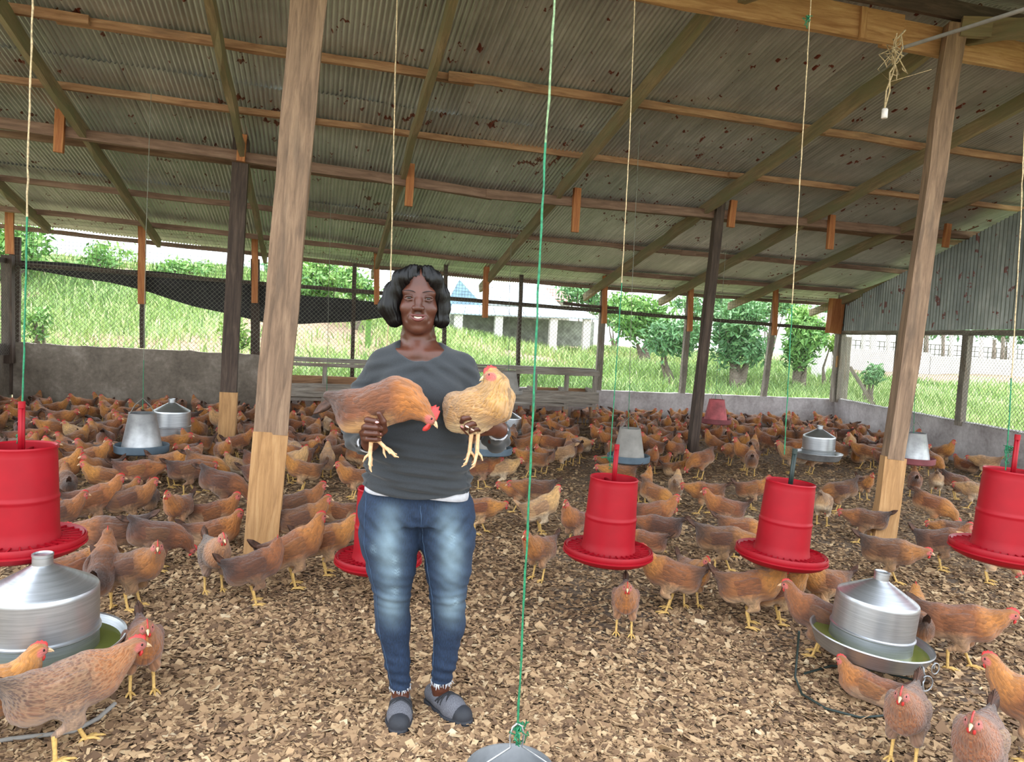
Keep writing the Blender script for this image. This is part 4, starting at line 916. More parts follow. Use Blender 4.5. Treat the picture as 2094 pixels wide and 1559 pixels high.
    for s_ in (-1, 1):
        for x, z0, z1 in top: VV += [(x, s_*.003, z0), (x-.003*cs, s_*.0012, z1)]
    FF = []
    for i in range(n-1):
        a = 2*i; b = 2*n+2*i; FF += [(a, a+2, a+3, a+1), (b, b+1, b+3, b+2), (a+1, a+3, b+3, b+1)]
    FF += [(0, 1, 2*n+1, 2*n), (2*n-2, 4*n-2, 4*n-1, 2*n-1)]; m.add(VV, FF); simple('comb', m, 'C', HF, Hc)
    m = MB()
    for s_ in (-1, 1):
        a = [(.017, s_*.007, -.010), (.018, s_*.008, -.018*(.6+.4*cs)-.004), (.016, s_*.007, -.026*(.6+.4*cs)-.004), (.014, s_*.006, -.030*(.6+.4*cs)-.004)]; m.tube(a, np.array([.003, .006, .0055, .002])*(.4+.5*cs), 8 if lod == 0 else 5)
    simple('wattle', m, 'C', HF, Hc)
    m = MB().tube([(.020, 0, .001), (.030, 0, .000), (.040, 0, -.005), (.045, 0, -.009)], [.0075, .0055, .003, .0006], 8).tube([(.020, 0, -.004), (.032, 0, -.006), (.039, 0, -.009)], [.005, .0034, .0008], 6); simple('beak', m, 'K', HF, Hc)
    if lod == 0:
        for s_ in (-1, 1):
            m = MB(); 
            m.cur = 0
            m.lathe([(.0044, -.001), (.0040, .001), (.0020, .0024), (.0001, .0024)], 12); M3 = np.array([[1, 0, 0], [0, 0, s_], [0, 1, 0]]).T if False else np.array([[1, 0, 0], [0, 0, s_*1.], [0, 1., 0]])
            m.xf(M3, (.0125, s_*.0158, .004)); simple('eye', m, 'E', HF, Hc)
    for hk_, ft, s_ in legs:
        m = MB()
        if p['legs'] == 'held':
            m.tube([hk_, (hk_+ft)/2, ft], [.0075, .0062, .0068], 8); d0 = nrm(ft-hk_); sd = nrm(np.cross(d0, p.get('toeax', (0, 1, 0)))); ot = np.cross(sd, d0); cu = p.get('curl', .2)
            for a, l in ((-.5, .042), (0, .055), (.5, .044)):
                dd = nrm(d0*math.cos(a*1.0)+ot*math.sin(a)*1.); m.tube([ft, ft+dd*l*.4+sd*.004, ft+dd*l*.8+sd*l*cu*.6, ft+dd*l+sd*l*cu*1.5], [.0058, .0052, .0042, .0014], 7)
            m.tube([ft-d0*.004, ft-sd*.014+d0*.01, ft-sd*.020+d0*.026], [.005, .004, .0014], 6)
        else:
            n = 8 if lod == 0 else 5; m.tube([hk_+[0, 0, .008], hk_, (hk_+ft)/2, ft], [.0078, .0072, .0055, .0062], n)
            for a, l in ((-.5, .040), (0, .052), (.5, .040), (math.pi+.2*s_, .020)):
                dx, dy = math.cos(a), math.sin(a); m.tube([ft+[0, 0, .002], ft+np.array([dx*l*.5, dy*l*.5, .003]), ft+np.array([dx*l*.85, dy*l*.85, -.002]), ft+np.array([dx*l, dy*l, -.006])], [.0056, .0046, .0036, .001], 6 if lod == 0 else 4)
        simple('leg', m, 'L')
    return out
def rnd_off(pose): return (len(str(pose))*.137) % 1
def to_mesh_data(name, plist, mats):
    """merge raw parts into one mesh datablock; mats: key->material"""
    keys = []; Vs = []; Fd = {}; Md = {}; off = 0; at = {k: [] for k in ('hk', 'bel', 'face', 'dk')}; fu = []
    for V, F, A, key in plist:
        if key not in keys: keys.append(key)
        mi = keys.index(key); V = np.asarray(V); Vs.append(V)
        for f in (F if isinstance(F, list) else [F]):
            f = np.asarray(f); Fd.setdefault(f.shape[1], []).append(f+off); Md.setdefault(f.shape[1], []).append(np.full(len(f), mi))
        for k in at: at[k].append(A.get(k, np.zeros(len(V))))
        fu.append(A.get('fuv', np.zeros((len(V), 3)))); off += len(V)
    ks = sorted(Fd); A = {k: np.concatenate(x) for k, x in at.items()}; A['fuv'] = np.concatenate(fu)
    o = mesh_np(name, np.concatenate(Vs), [np.concatenate(Fd[k]) for k in ks], None, True, attrs=A if 'F' in keys else None, mats=[mats[k] for k in keys], midx=np.concatenate([np.concatenate(Md[k]) for k in ks]))
    me = o.data; bpy.data.objects.remove(o); return me
POSES = {
 'A': dict(),
 'A2': dict(pitch=22, neck=[(.062, 0, .232), (.100, 0, .278), (.112, 0, .328)], hd=(1, .15, -.05), legs='stand', tail=10),
 'W': dict(pitch=8, neck=[(.082, 0, .212), (.128, 0, .240), (.160, 0, .268)], hd=(1, -.1, -.15), legs='walk', tail=20),
 'L': dict(pitch=2, neck=[(.085, 0, .200), (.135, 0, .210), (.178, 0, .222)], hd=(1, .1, -.25), legs='walk', tail=24),
 'F': dict(pitch=-12, neck=[(.085, 0, .180), (.135, 0, .150), (.160, 0, .105)], hd=(.75, 0, -.8), legs='stand', tail=26, hup=(.6, 0, .6)),
 'S': dict(bc=(0, 0, .088), pitch=10, neck=[(.070, 0, .112), (.105, 0, .150), (.120, 0, .190)], hd=(1, -.15, -.1), legs='none', tail=24),
 'T': dict(pitch=12, neck=[(.070, 0, .225), (.105, .008, .262), (.112, .020, .303)], hd=(.35, 1, -.1), legs='stand'),
 'U': dict(pitch=14, neck=[(.070, 0, .225), (.108, -.008, .262), (.118, -.018, .303)], hd=(.55, -1, -.1), legs='stand'),
}
_raw = {k: hen_parts(v) for k, v in POSES.items()}; _low = {k: hen_parts(v, .0125, 1) for k, v in POSES.items()}
_cache = {}
def hm(c): return {'F': HM[c], 'T': HM[c] if c in 'by' else M_tailf, 'C': M_comb, 'K': M_beak, 'E': M_eye, 'L': M_shank}
def hen_full(pose, c, raw=None, key=None, shank=None):
    raw = raw or _raw[pose]; root = empty('hen'); mm = dict(hm(c)); 
    if shank: mm['L'] = shank
    for part, lst in raw.items():
        for i, r in enumerate(lst):
            k = (key or pose, c, part, i)
            if k not in _cache: _cache[k] = to_mesh_data(part, [r], mm)
            o = bpy.data.objects.new(part, _cache[k]); link(o, root)
    return root
def hen_low(pose, c):
    k = ('low', pose, c)
    if k not in _cache: _cache[k] = to_mesh_data('hen', [r for l in _low[pose].values() for r in l], hm(c))
    return link(bpy.data.objects.new('hen', _cache[k]))
occupied = []
def put(o, P, face, s):
    o.location = (P[0], P[1], 0 if P[2] == 0 else P[2]); o.rotation_euler = (0, 0, math.radians(face)-math.atan2(P[0], P[1])); o.scale = (s, s, s)
# px, py of the feet, facing (0 right, 90 away, 180 left, 270 to the camera), pose, colour, size, label
HENS = [
 (140, 1543, 12, 'W', 's', 1.22, 'large speckled brown hen with dark tail walking right at bottom left'),
 (-42, 1560, 5, 'A', 'r', 1.1, 'hen with red comb poking in from the bottom left edge'),
 (290, 1417, 275, 'A', 'r', 1.05, 'russet hen facing the camera just right of the big left drinker'),
 (272, 1246, 330, 'U', 'd', 1.12, 'dark russet hen standing behind and right of the left drinker pan'),
 (208, 1248, 80, 'A2', 'd', 1.1, 'hen seen from behind with long upright neck beside the left drinker'),
 (158, 1195, 20, 'S', 'r', 1.1, 'light-faced hen peering over the left drinker’s cone'),
 (228, 1168, 172, 'L', 'd', 1.2, 'long dark hen stretching left to eat from the left red feeder'),
 (322, 1168, 5, 'F', 'd', 1.1, 'dark hen with lowered head behind the hen by the left drinker'),
 (118, 1112, 10, 'A', 'd', 1., 'hen with bright comb squeezed between left red feeder and stretching hen'),
 (190, 1086, 15, 'A', 'r', 1.15, 'brown hen walking right past the left red feeder'),
 (265, 1080, 5, 'A', 'd', 1.05, 'dark hen with bright red comb standing right of the walking hen'),
 (364, 1092, 240, 'A', 'r', 1., 'russet hen facing front left in the gap left of the thick post'),
 (438, 1078, 5, 'S', 'r', 1.15, 'golden-necked hen sitting with upright head left of the thick post'),
 (438, 1120, 2, 'S', 'r', 1.15, 'resting hen just behind the speckled grey pullet'),
 (436, 1210, 285, 'A', 'g', 1.1, 'grey speckled pullet facing the camera left of the thick post'),
 (520, 1236, 15, 'T', 'd', 1.05, 'small hen with black-tipped wing standing before the thick post foot'),
 (600, 1202, 15, 'A2', 'r', 1.2, 'tall russet hen walking right just past the thick post foot'),
 (665, 1176, 8, 'A', 'r', 1.1, 'russet hen on yellow legs left of the hidden red feeder'),
 (610, 1090, 12, 'A', 'd', 1.1, 'upper of two dark hens stacked right of the thick post'),
 (615, 1126, 8, 'A', 'd', 1.1, 'lower dark hen with red comb right of the thick post'),
 (685, 1075, 190, 'S', 'r', 1.1, 'hen resting behind the hen with yellow legs by the hidden feeder'),
 (690, 1118, 10, 'S', 'd', 1.1, 'hen sitting close behind the hidden red feeder'),
 (618, 1008, 175, 'A', 'r', 1.05, 'russet hen facing left between thick post and woman'),
 (668, 978, 90, 'A2', 'b', 1., 'buff hen seen from behind near the woman’s right elbow'),
 (735, 972, 20, 'F', 'r', 1., 'pecking hen close to the woman’s right forearm'),
 (722, 1020, 200, 'A', 'r', 1., 'hen peeping out left of the woman’s hip'),
 (420, 1003, 355, 'F', 'r', 1.15, 'buff-rumped hen pecking right between the two left posts'),
 (280, 1018, 8, 'L', 'r', 1.15, 'golden hen with red comb stretching right behind the left flock row'),
 (212, 1024, 185, 'A', 'r', 1., 'hen turning its head left in front of the bucket feeder'),
 (180, 985, 10, 'A', 'r', 1.1, 'light hen with red comb above the left red feeder hopper'),
 (126, 1015, 20, 'A2', 'r', 1.1, 'tall hen standing just right of the left red feeder hopper'),
 (135, 1040, 95, 'A', 'd', 1., 'hen seen from behind right of the left red feeder'),
 (385, 1012, 10, 'L', 'd', 1.1, 'dark hen crouching low in the shade left of the pecking buff-rumped hen'),
 (455, 1048, 345, 'F', 'd', 1.2, 'dark hen with spread tail pecking close to the thick post'),
 (150, 1062, 175, 'S', 'd', 1.1, 'dark hen resting behind the walking brown hen'),
 (305, 1040, 90, 'S', 'd', 1., 'dark hen resting in deep shade near the front-facing russet hen'),
 (245, 1040, 30, 'S', 'd', 1.05, 'dark hen sitting right behind the bright-combed dark hen'),
 (980, 1092, 8, 'L', 'r', 1., 'russet hen stepping out from behind the woman’s left hip'),
 (985, 1000, 10, 'W', 'r', 1.05, 'left one of two hens walking right beside the woman’s left hand'),
 (1025, 1000, 15, 'W', 'b', 1.05, 'right one of two hens walking right beside the woman’s left hand'),
 (1085, 978, 175, 'W', 'r', 1.05, 'hen walking left just behind the green rope'),
 (1148, 962, 200, 'F', 'b', 1., 'buff hen pecking among the birds right of the green rope'),
 (1112, 968, 230, 'A', 'r', 1., 'hen standing head down right of the hen walking left'),
 (1100, 1186, 235, 'A', 'r', 1., 'russet hen with red comb facing left right beside the green rope'),
 (1104, 1092, 20, 'A2', 'b', 1.05, 'buff-breasted hen standing upright right of the green rope'),
 (1062, 1048, 175, 'L', 'r', 1., 'hen lying behind the green rope facing left'),
 (1090, 1052, 178, 'L', 'd', 1.1, 'second hen facing left behind the upright hen by the green rope'),
 (1172, 1118, 235, 'A2', 'r', 1., 'hen standing right at the left rim of the central red feeder'),
 (1275, 1298, 272, 'A', 'r', .95, 'hen standing alone facing the camera under the central red feeder'),
 (1366, 1252, 178, 'A', 'r', 1.1, 'hen facing left to the tray of the central red feeder'),
 (1412, 1240, 300, 'A', 'r', 1., 'hen facing front right between the two red feeders'),
 (1336, 1102, 10, 'A', 'r', 1.05, 'hen with red comb just right of the central red feeder hopper'),
 (1345, 1132, 170, 'L', 'd', 1., 'black-tailed hen feeding behind the central red feeder'),
 (1318, 1160, 160, 'L', 'r', .9, 'hen feeding at the right rim of the central red feeder tray'),
 (1340, 1060, 330, 'F', 'r', 1.05, 'hen bending down to peck above the central feeder'),
 (1380, 1032, 85, 'A', 'b', .95, 'buff hen seen from behind above the central feeder'),
 (1312, 1030, 60, 'A2', 'r', .95, 'hen standing behind the pecking hen right of the central rope'),
 (1440, 1052, 178, 'L', 'r', 1.05, 'hen crouching and facing left under the thin dark post'),
 (1478, 1090, 185, 'A', 'r', 1.05, 'golden hen facing left in the open litter between the feeders'),
 (1535, 1042, 15, 'A', 'r', .98, 'hen facing right above the middle right red feeder'),
 (1475, 1172, 5, 'L', 'd', 1.15, 'dark hen reaching right towards the middle right feeder'),
 (1512, 1140, 5, 'L', 'r', 1.05, 'hen close behind the dark hen reaching for the middle right feeder'),
 (1530, 1282, 8, 'A', 'r', 1.12, 'big light brown hen facing right before the middle right feeder'),
 (1592, 1276, 20, 'A2', 'r', 1., 'slim hen standing right behind the big light brown hen'),
 (1585, 1222, 165, 'L', 'd', 1.12, 'hen resting over the middle right feeder tray facing left'),
 (1680, 1258, 215, 'A', 'r', 1., 'hen standing left of the tilted drinker under the feeder rim'),
 (1668, 1342, 175, 'A', 'd', 1.05, 'dark hen with bright comb behind the tilted drinker pan'),
 (1872, 1345, 100, 'A', 'r', 1., 'hen mostly hidden behind the right side of the tilted drinker'),
 (1958, 1368, 5, 'W', 'r', 1.15, 'russet hen striding right in the open litter at right'),
 (1772, 1440, 176, 'S', 'r', .85, 'small hen with red comb crouching under the tilted drinker'),
 (1846, 1562, 262, 'A', 's', 1.02, 'speckled hen facing the camera before the tilted drinker'),
 (1992, 1640, 262, 'A', 's', 1.1, 'speckled hen cut by the bottom edge at lower right'),
 (2112, 1560, 175, 'A', 'r', 1.1, 'hen cut by the right edge near the bottom'),
 (1815, 1196, 5, 'L', 'd', 1.12, 'long dark hen stretching right behind the tilted drinker’s cone'),
 (1922, 1166, 12, 'A', 'd', 1.08, 'dark hen with bright red comb facing right near the right edge feeder'),
 (1768, 1112, 180, 'L', 'd', 1., 'dark hen half hidden behind the foot of the leaning right post'),
 (1905, 1082, 350, 'F', 'r', 1.1, 'pale-tailed hen pecking right of the leaning right post'),
 (1680, 1076, 80, 'F', 'b', 1.05, 'buff hen seen from behind left of the leaning right post'),
 (1712, 1050, 200, 'F', 'd', 1.1, 'brown hen pecking left behind the buff hen by the right post'),
 (2018, 1192, 5, 'F', 'b', 1., 'hen standing under the tray of the right edge feeder'),
 (1765, 1022, 300, 'A', 'r', .9, 'small pale hen facing front behind the leaning right post'),
 (1868, 1018, 95, 'A', 'r', .95, 'hen seen from behind just right of the leaning right post'),
 (1935, 1120, 200, 'L', 'd', .8, 'small dark hen with head just showing behind the bright-combed hen'),
 (1912, 1018, 90, 'F', 'b', 1., 'buff hen with pale rump pecking right of the maroon tray feeder'),
 (1952, 1022, 20, 'F', 'd', 1., 'hen with dark wing tip pecking near the right side wall'),
 (1992, 1042, 170, 'L', 'b', 1., 'buff hen looking left beside the rope of the right edge feeder'),
 (1262, 1010, 175, 'L', 'r', 1.1, 'hen lying behind the central red feeder top facing left'),
 (1255, 985, 178, 'L', 'd', 1.05, 'brown hen resting above the central red feeder top'),
]
for i, (px, py, face, pose, c, s, lb) in enumerate(HENS):
    P = flr(px, py); o = hen_full(pose, c); put(o, P, face, s*.97); tag(o, lb, 'hen'); o['group'] = 'brown hens on the litter'; occupied.append((P[0], P[1], .16))
# the crowd farther back
def zone(X, Y, px, py):
    if X < -3.95 or Y > 11.6 or X > 8.0+(Y-5.6)*.235-.3: return None
    if X < .35: 
        if Y < 5.9+.25*(X > -.9)*2: return None
        if px < 330: return 'crowd hen at far left'
        if px < 560: return 'crowd hen by the dark left post'
        return 'crowd hen right of the thick post'
    if X < 2.3: return 'crowd hen behind the woman' if Y > 8.3 else None
    if Y < 7.0: return None
    if Y < 7.9 and (px*7+py*3) % 3 > 1.2: return None
    if px < 1400: return 'crowd hen right of the bench'
    if px < 1780: return 'crowd hen left of the leaning post'
    return 'crowd hen along the right wall'
for x, y, r_ in ((.2, 2.6, .5), (-.92, 8.42, .2), (4.62, 8.3, .18), (-.3, 4.76, .2), (4.22, 4.6, .2)): occupied.append((x, y, r_))
for o in list(COL.objects):
    if o.name.startswith(('metal_drinker', 'tube_feeder')): occupied.append((o.location.x, o.location.y, .22 if o.location.z < .5 else 0))
HB = Vector(_fw); far = []; q = np.random.default_rng(21); tries = 0; grid_ = [(a, b, r_) for a, b, r_ in occupied]
OA = np.array(grid_)
while tries < 26000 and len(far) < CROWD:
    tries += 1; X = q.uniform(-4, 9.6); Y = q.uniform(5.4, 11.72); d = np.array([X, Y, -CAM_H]); z = d@_fw; px = 1047+F_PX*(d@_R)/z; py = 779.5-F_PX*(d@_U)/z
    if px < -40 or px > 2130: continue
    zl = zone(X, Y, px, py)
    if zl is None: continue
    if Y > 10.95 and -.8 < X < 4.5 and Y < 11.25 and q.uniform() < .5: continue
    if (np.hypot(OA[:, 0]-X, OA[:, 1]-Y) < OA[:, 2]+.085).any(): continue
    OA = np.vstack([OA, (X, Y, .105)]); far.append((X, Y, px, zl))
far.sort(key=lambda t: t[1]); PK = ['A', 'A2', 'W', 'L', 'S', 'S', 'F', 'T', 'U', 'A']; CK = 'rrrrdrrbrd'
nind = 299-len(HENS); stuffV = []
for i, (X, Y, px, zl) in enumerate(far[:nind]):
    pk = PK[q.integers(10)]; ck = CK[q.integers(10)]; o = hen_low(pk, ck); gz = zl.replace('crowd hen', 'crowd of hens'); ps = {'A': 'standing upright', 'A2': 'standing tall', 'W': 'walking', 'L': 'stretching its neck low', 'S': 'sitting', 'F': 'pecking', 'T': 'looking left', 'U': 'looking right'}[pk]; tier = ' in the near rows' if Y < 8.3 else (' in the middle rows' if Y < 9.9 else ' in the far rows'); zl = {'r': 'russet', 'd': 'dark brown', 'b': 'buff'}[ck]+' hen '+ps+tier+zl.replace('crowd hen', ''); o.location = (X, Y, 0); s = q.uniform(.96, 1.14); o.scale = (s, s, s); o.rotation_euler = (0, 0, q.uniform(0, 6.283)); tag(o, zl, 'hen', gz)
if far[nind:]:
    pl = {}
    for X, Y, px, zl in far[nind:]:
        k = PK[q.integers(10)]; a = q.uniform(0, 6.283); c_, s_ = math.cos(a), math.sin(a); R3 = np.array([[c_, -s_, 0], [s_, c_, 0], [0, 0, 1]])
        for l in _low[k].values():
            for V, F, A, key in l: stuffV.append((V@R3.T+[X, Y, 0], F, A, key))
    o = link(bpy.data.objects.new('distant_hens', to_mesh_data('distant_hens', stuffV, hm('r')))); tag(o, 'farthest rows of the brown flock against the back wall', 'hens', kind='stuff')
# ================================================================ the woman
WB = flr(866, 1462); _dy = np.array([WB[0], WB[1], 0])/math.hypot(WB[0], WB[1]); _dx = np.array([_dy[1], -_dy[0], 0]); WRZ = math.atan2(_dx[1], _dx[0])
def LP(px, py, yl=0.):
    d = ray(px, py); t = ((WB-_C)@_dy+yl)/(d@_dy); p = _C+d*t-WB; return np.array([p@_dx, yl, p[2]])
wm = empty('person', (WB[0], WB[1], 0), WRZ); tag(wm, 'smiling woman in dark grey top and blue jeans holding two hens', 'person')
g = NG('dark_brown_skin'); v = g.coord(); n1 = g.noise(v, 14, 4); n2 = g.noise(v, 260, 3); dkv = g.attr('dk')
col = g.ramp(n1, [(.3, (72, 39, 27)), (.7, (91, 51, 36))]); col = g.mix(dkv, col, (40, 21, 17))
M_skin = g.out(col, .42, 0, n2, .12, .001, Subsurface_Weight=.06, Subsurface_Radius=(.01, .004, .002), Specular_IOR_Level=.45)
g = NG('black_hair'); v = g.coord('Object', (60, 60, 6)); nz = g.noise(v, 3, 4)
M_hair = g.out(g.ramp(nz, [(.3, (3, 3, 3)), (.7, (10, 8, 8))]), .42, 0, nz, .5, .002, Specular_IOR_Level=.3)
g = NG('charcoal_jersey'); v = g.coord(); n1 = g.noise(v, 650, 2); n2 = g.noise(v, 6, 4)
M_shirt = g.out(g.ramp(n1, [(.3, (31, 34, 37)), (.7, (52, 56, 60))]), .9, 0, g.math('ADD', n1, n2), .15, .001, Sheen_Weight=.15)
M_under = plain('pale_grey_cotton', (196, 198, 206), .9, 0, .05, 60)
g = NG('faded_blue_denim'); fd = g.attr('fade'); v = g.coord('Object', (1, 1, .25)); tw = g.noise(v, 260, 3); bg_ = g.noise(g.coord(), 12, 5)
col = g.mix(g.math('MULTIPLY', fd, g.math('ADD', bg_, .35)), g.ramp(tw, [(.3, (12, 28, 48)), (.7, (26, 48, 76))]), (120, 142, 154)); M_denim = g.out(col, .85, 0, tw, .3, .001)
M_seam = plain('seam_thread', (64, 88, 116), .8); M_fray = plain('frayed_cotton', (206, 212, 218), .9)
g = NG('grey_knit_shoe'); n1 = g.noise(g.coord(), 300, 2); M_knit = g.out(g.ramp(n1, [(.3, (72, 72, 78)), (.7, (108, 108, 114))]), .9, 0, n1, .3, .001)
M_sole = plain('dark_rubber', (36, 38, 44), .7); M_strap = plain('black_elastic_strap', (30, 30, 34), .8)
M_lip = plain('brown_pink_lips', (98, 48, 44), .38, 0, .08, 60); M_teeth = plain('teeth', (206, 196, 182), .25); M_sclera = plain('eye_white', (170, 158, 150), .2); M_irisw = plain('dark_brown_iris', (26, 14, 10), .25); M_nail = plain('pink_nail', (236, 160, 160), .25); M_brow = plain('thin_dark_eyebrow', (30, 18, 16), .7); M_nailp = plain('pale_nail', (216, 184, 164), .3)
def part(name, V, Q, mat, attrs=None, smooth=True, parent=None, label=None):
    o = mesh_np(name, V, Q, mat, smooth, parent or wm, attrs=attrs)
    if label: o['label'] = label
    return o
def pmb(name, m, mat, parent=None, label=None, smooth=True): 
    o = m.build(name, mat, parent or wm, smooth)
    if label: o['label'] = label
    return o
def prof(v, zs, cx, hw, cy, hd, k=.02, p=2.3):
    """stacked super-ellipse slices"""
    X = v.ax[0][:, None, None]; Y = v.ax[1][None, :, None]; Z = v.ax[2]; f = lambda a: np.interp(Z, zs, a)[None, None, :]
    a, b = f(hw), f(hd); q = (np.abs((X-f(cx))/a)**p+np.abs((Y-f(cy))/b)**p)**(1/p)
    d = (q-1)*np.minimum(a, b); d = np.maximum(d, np.maximum(zs[0]-Z, Z-zs[-1])[None, None, :])
    A = v.F; h = np.maximum(k-np.abs(A-d), 0)/k; v.F = (np.minimum(A, d)-h*h*k/4).astype(np.float32)
# ---------------- body: head, neck, chest, hands, ankles in one skin
HX, HZ = -.080, 1.545
def H(x, y, z): return (HX+x, y, HZ+z)
hv = Vol((-.30, -.17, 1.18), (.16, .15, 1.70), .0026)
hv.ell(H(0, .012, .035), (.072, .090, .082), .02).ell(H(0, -.022, -.03), (.066, .068, .078), .03).ell(H(0, -.035, -.082), (.051, .052, .044), .03)
hv.ell(H(0, -.070, -.108), (.019, .017, .015), .02)
for s in (-1, 1):
    hv.ell(H(s*.043, -.062, -.034), (.022, .020, .020), .018).ell(H(s*.035, -.062, .022), (.022, .012, .010), .02)
    hv.ell(H(s*.034, -.099, .002), (.018, .014, .0075), .010, op='sub')
    hv.ell(H(s*.069, .012, -.012), (.008, .018, .028), .006)
    # lids
    for z0, zc, r_ in ((.001, .0078, .0038), (-.001, -.0068, .0030)):
        pts = [H(s*.034+x, -.0875+.010*abs(x/.017)**2+(.0025 if abs(x) > .015 else 0), z0+(zc-z0)*(1-(x/.0175)**2)) for x in np.linspace(-.0165, .0165, 8)]
        hv.chain(pts, [r_*.8]+[r_]*6+[r_*.8], .003)
    hv.chain([H(s*.0155, -.094, -.036), H(s*.0165, -.090, -.044)], [.0085, .0075], .007)   # nose wings
    hv.cap(H(s*.0075, -.104, -.0475), H(s*.0085, -.098, -.044), .0032, .003, .003, op='sub')
    hv.chain([H(s*.029, -.0895, -.043), H(s*.040, -.079, -.062), H(s*.040, -.072, -.080)], [.0035, .004, .003], .001) if False else None
    for a_, b_, r_ in ((H(s*.024, -.0945, -.040), H(s*.037, -.086, -.058), .0040), (H(s*.037, -.086, -.058), H(s*.040, -.077, -.078), .0038)): hv.cap(a_, b_, r_, r_, .008, op='sub')
hv.chain([H(0, -.079, .012), H(0, -.090, -.010), H(0, -.104, -.034)], [.0085, .0085, .0105], .012)
hv.ell(H(0, -.080, -.070), (.030, .014, .018), .014)
hv.ell(H(0, -.100, -.0665), (.0255, .014, .0065), .004, op='sub')
hv.chain([H(0, .025, -.07), H(.0, .035, -.14), (-.078, .03, 1.34)], [.056, .055, .062], .03, (1, 1.05, 1))
prof(hv, [1.18, 1.28, 1.34, 1.375, 1.40], [-.06]*4+[-.075], [.125, .135, .120, .078, .05], [0, 0, .01, .02, .03], [.104, .096, .078, .062, .05], .03)
for s in (-1, 1): hv.cap((-.07+s*.025, -.060, 1.350), (-.07+s*.085, -.036, 1.356), .010, .010, .03)
hv.cap((-.105, -.020, 1.42), (-.082, -.052, 1.352), .012, .008, .03).cap((-.055, -.020, 1.42), (-.074, -.052, 1.352), .012, .008, .03)
HV, HQ = hv.mesh()
hl = HV-np.array([HX, 0, HZ]); dk = np.zeros(len(HV))
for s in (-1, 1): dk = np.maximum(dk, .62*np.exp(-((hl[:, 0]-s*.034)/.020)**2-((hl[:, 2]-.004)/.013)**2)*(hl[:, 1] < -.04)); dk = np.maximum(dk, .5*np.exp(-((hl[:, 0]-s*.008)/.005)**2-((hl[:, 2]+.0475)/.004)**2)*(hl[:, 1] < -.08))
islands = [(HV, HQ, dk)]
# hands (pixel-placed joints, local depth in metres)
def hand(fingers, palm, thumb, arm):
    P = [LP(*q[:3]) for f in fingers for q in f]+[LP(*q[:3]) for q in thumb]+[np.array(q[0]) for q in arm]; P = np.array(P)
    v = Vol(P.min(0)-.045, P.max(0)+.045, .0021)
    for f in fingers: v.chain([LP(*q[:3]) for q in f], [q[3] for q in f], .0025)
    for a, b, ra, rb in palm: v.cap(LP(*a), LP(*b), ra, rb, .012)
    v.chain([LP(*q[:3]) for q in thumb], [q[3] for q in thumb], .004)
    v.chain([q[0] for q in arm], [q[1] for q in arm], .02)
    return v.mesh()
RH = dict(fingers=[[(744, 861, -.262, .0105), (752, 859, -.312, .0105), (768, 862, -.324, .0092), (777, 866, -.312, .0078)],
                   [(742, 873, -.262, .0105), (749, 873, -.315, .0108), (768, 875, -.328, .0095), (779, 877, -.312, .0080)],
                   [(743, 886, -.260, .0100), (750, 886, -.312, .0104), (768, 887, -.325, .0092), (778, 889, -.310, .0078)],
                   [(746, 897, -.256, .0092), (753, 898, -.305, .0094), (768, 899, -.317, .0084), (776, 899, -.304, .0070)]],
          palm=[((744, 864, -.258), (770, 868, -.266), .015, .016), ((744, 880, -.256), (772, 882, -.262), .015, .017), ((748, 893, -.252), (770, 893, -.255), .014, .016)],
          thumb=[(766, 896, -.25, .016), (784, 880, -.285, .0135), (783, 862, -.318, .0110), (775, 846, -.328, .0085)])
rw = LP(757, 906, -.225)
V1, Q1 = hand(**RH, arm=[(LP(760, 888, -.248), .026), (rw, .025), (np.array([-.258, -.10, 1.048]), .027), (np.array([-.276, .0, 1.045]), .03)])
LH = dict(fingers=[[(996, 846, -.215, .0108), (968, 838, -.255, .0108), (952, 842, -.258, .0092), (944, 850, -.242, .0078)],
                   [(998, 858, -.218, .0108), (965, 852, -.268, .0110), (948, 856, -.268, .0095), (944, 863, -.248, .0078)],
                   [(999, 869, -.216, .0102), (968, 866, -.268, .0104), (955, 871, -.272, .0090), (953, 877, -.254, .0074)],
                   [(999, 880, -.208, .0094), (975, 877, -.255, .0094), (964, 881, -.262, .0082), (962, 884, -.250, .0068)]],
          palm=[((998, 848, -.205), (1010, 862, -.190), .016, .020), ((998, 864, -.205), (1012, 872, -.188), .017, .021), ((998, 876, -.200), (1012, 878, -.186), .015, .019)],
          thumb=[(1004, 882, -.195, .015), (975, 886, -.215, .0125), (958, 884, -.228, .0105), (946, 874, -.232, .0082)])
lw = LP(1020, 878, -.165)
V2, Q2 = hand(**LH, arm=[(LP(1010, 870, -.185), .028), (lw, .026), (np.array([.214, -.08, 1.064]), .027), (np.array([.218, .0, 1.055]), .03)])
islands += [(V1, Q1, np.zeros(len(V1))), (V2, Q2, np.zeros(len(V2)))]
# hidden trunk and limbs, and the ankles and feet
tv = Vol((-.36, -.16, 0.0), (.30, .20, 1.40), .010)
prof(tv, [.80, .86, .95, 1.10, 1.22, 1.32, 1.37], [-.055]*7, [.12, .15, .145, .135, .14, .10, .07], [.01]*7, [.07, .085, .085, .08, .085, .065, .05], .03)
tv.chain([(-.150, 0, .80), (-.150, 0, .70), (-.134, -.004, .47), (-.127, .018, .34), (-.107, .018, .20), (-.092, .018, .09)], [.05, .055, .034, .030, .020, .024], .02).chain([(.04, 0, .80), (.060, 0, .70), (.070, -.004, .47), (.079, .020, .34), (.070, .02, .20), (.060, .022, .09)], [.05, .055, .034, .030, .020, .024], .02)
tv.chain([(-.190, .01, 1.28), (-.255, .02, 1.19), (-.280, .03, 1.05)], [.04, .036, .03], .02).chain([(.075, .01, 1.28), (.128, .02, 1.19), (.214, .03, 1.06)], [.04, .036, .03], .02)
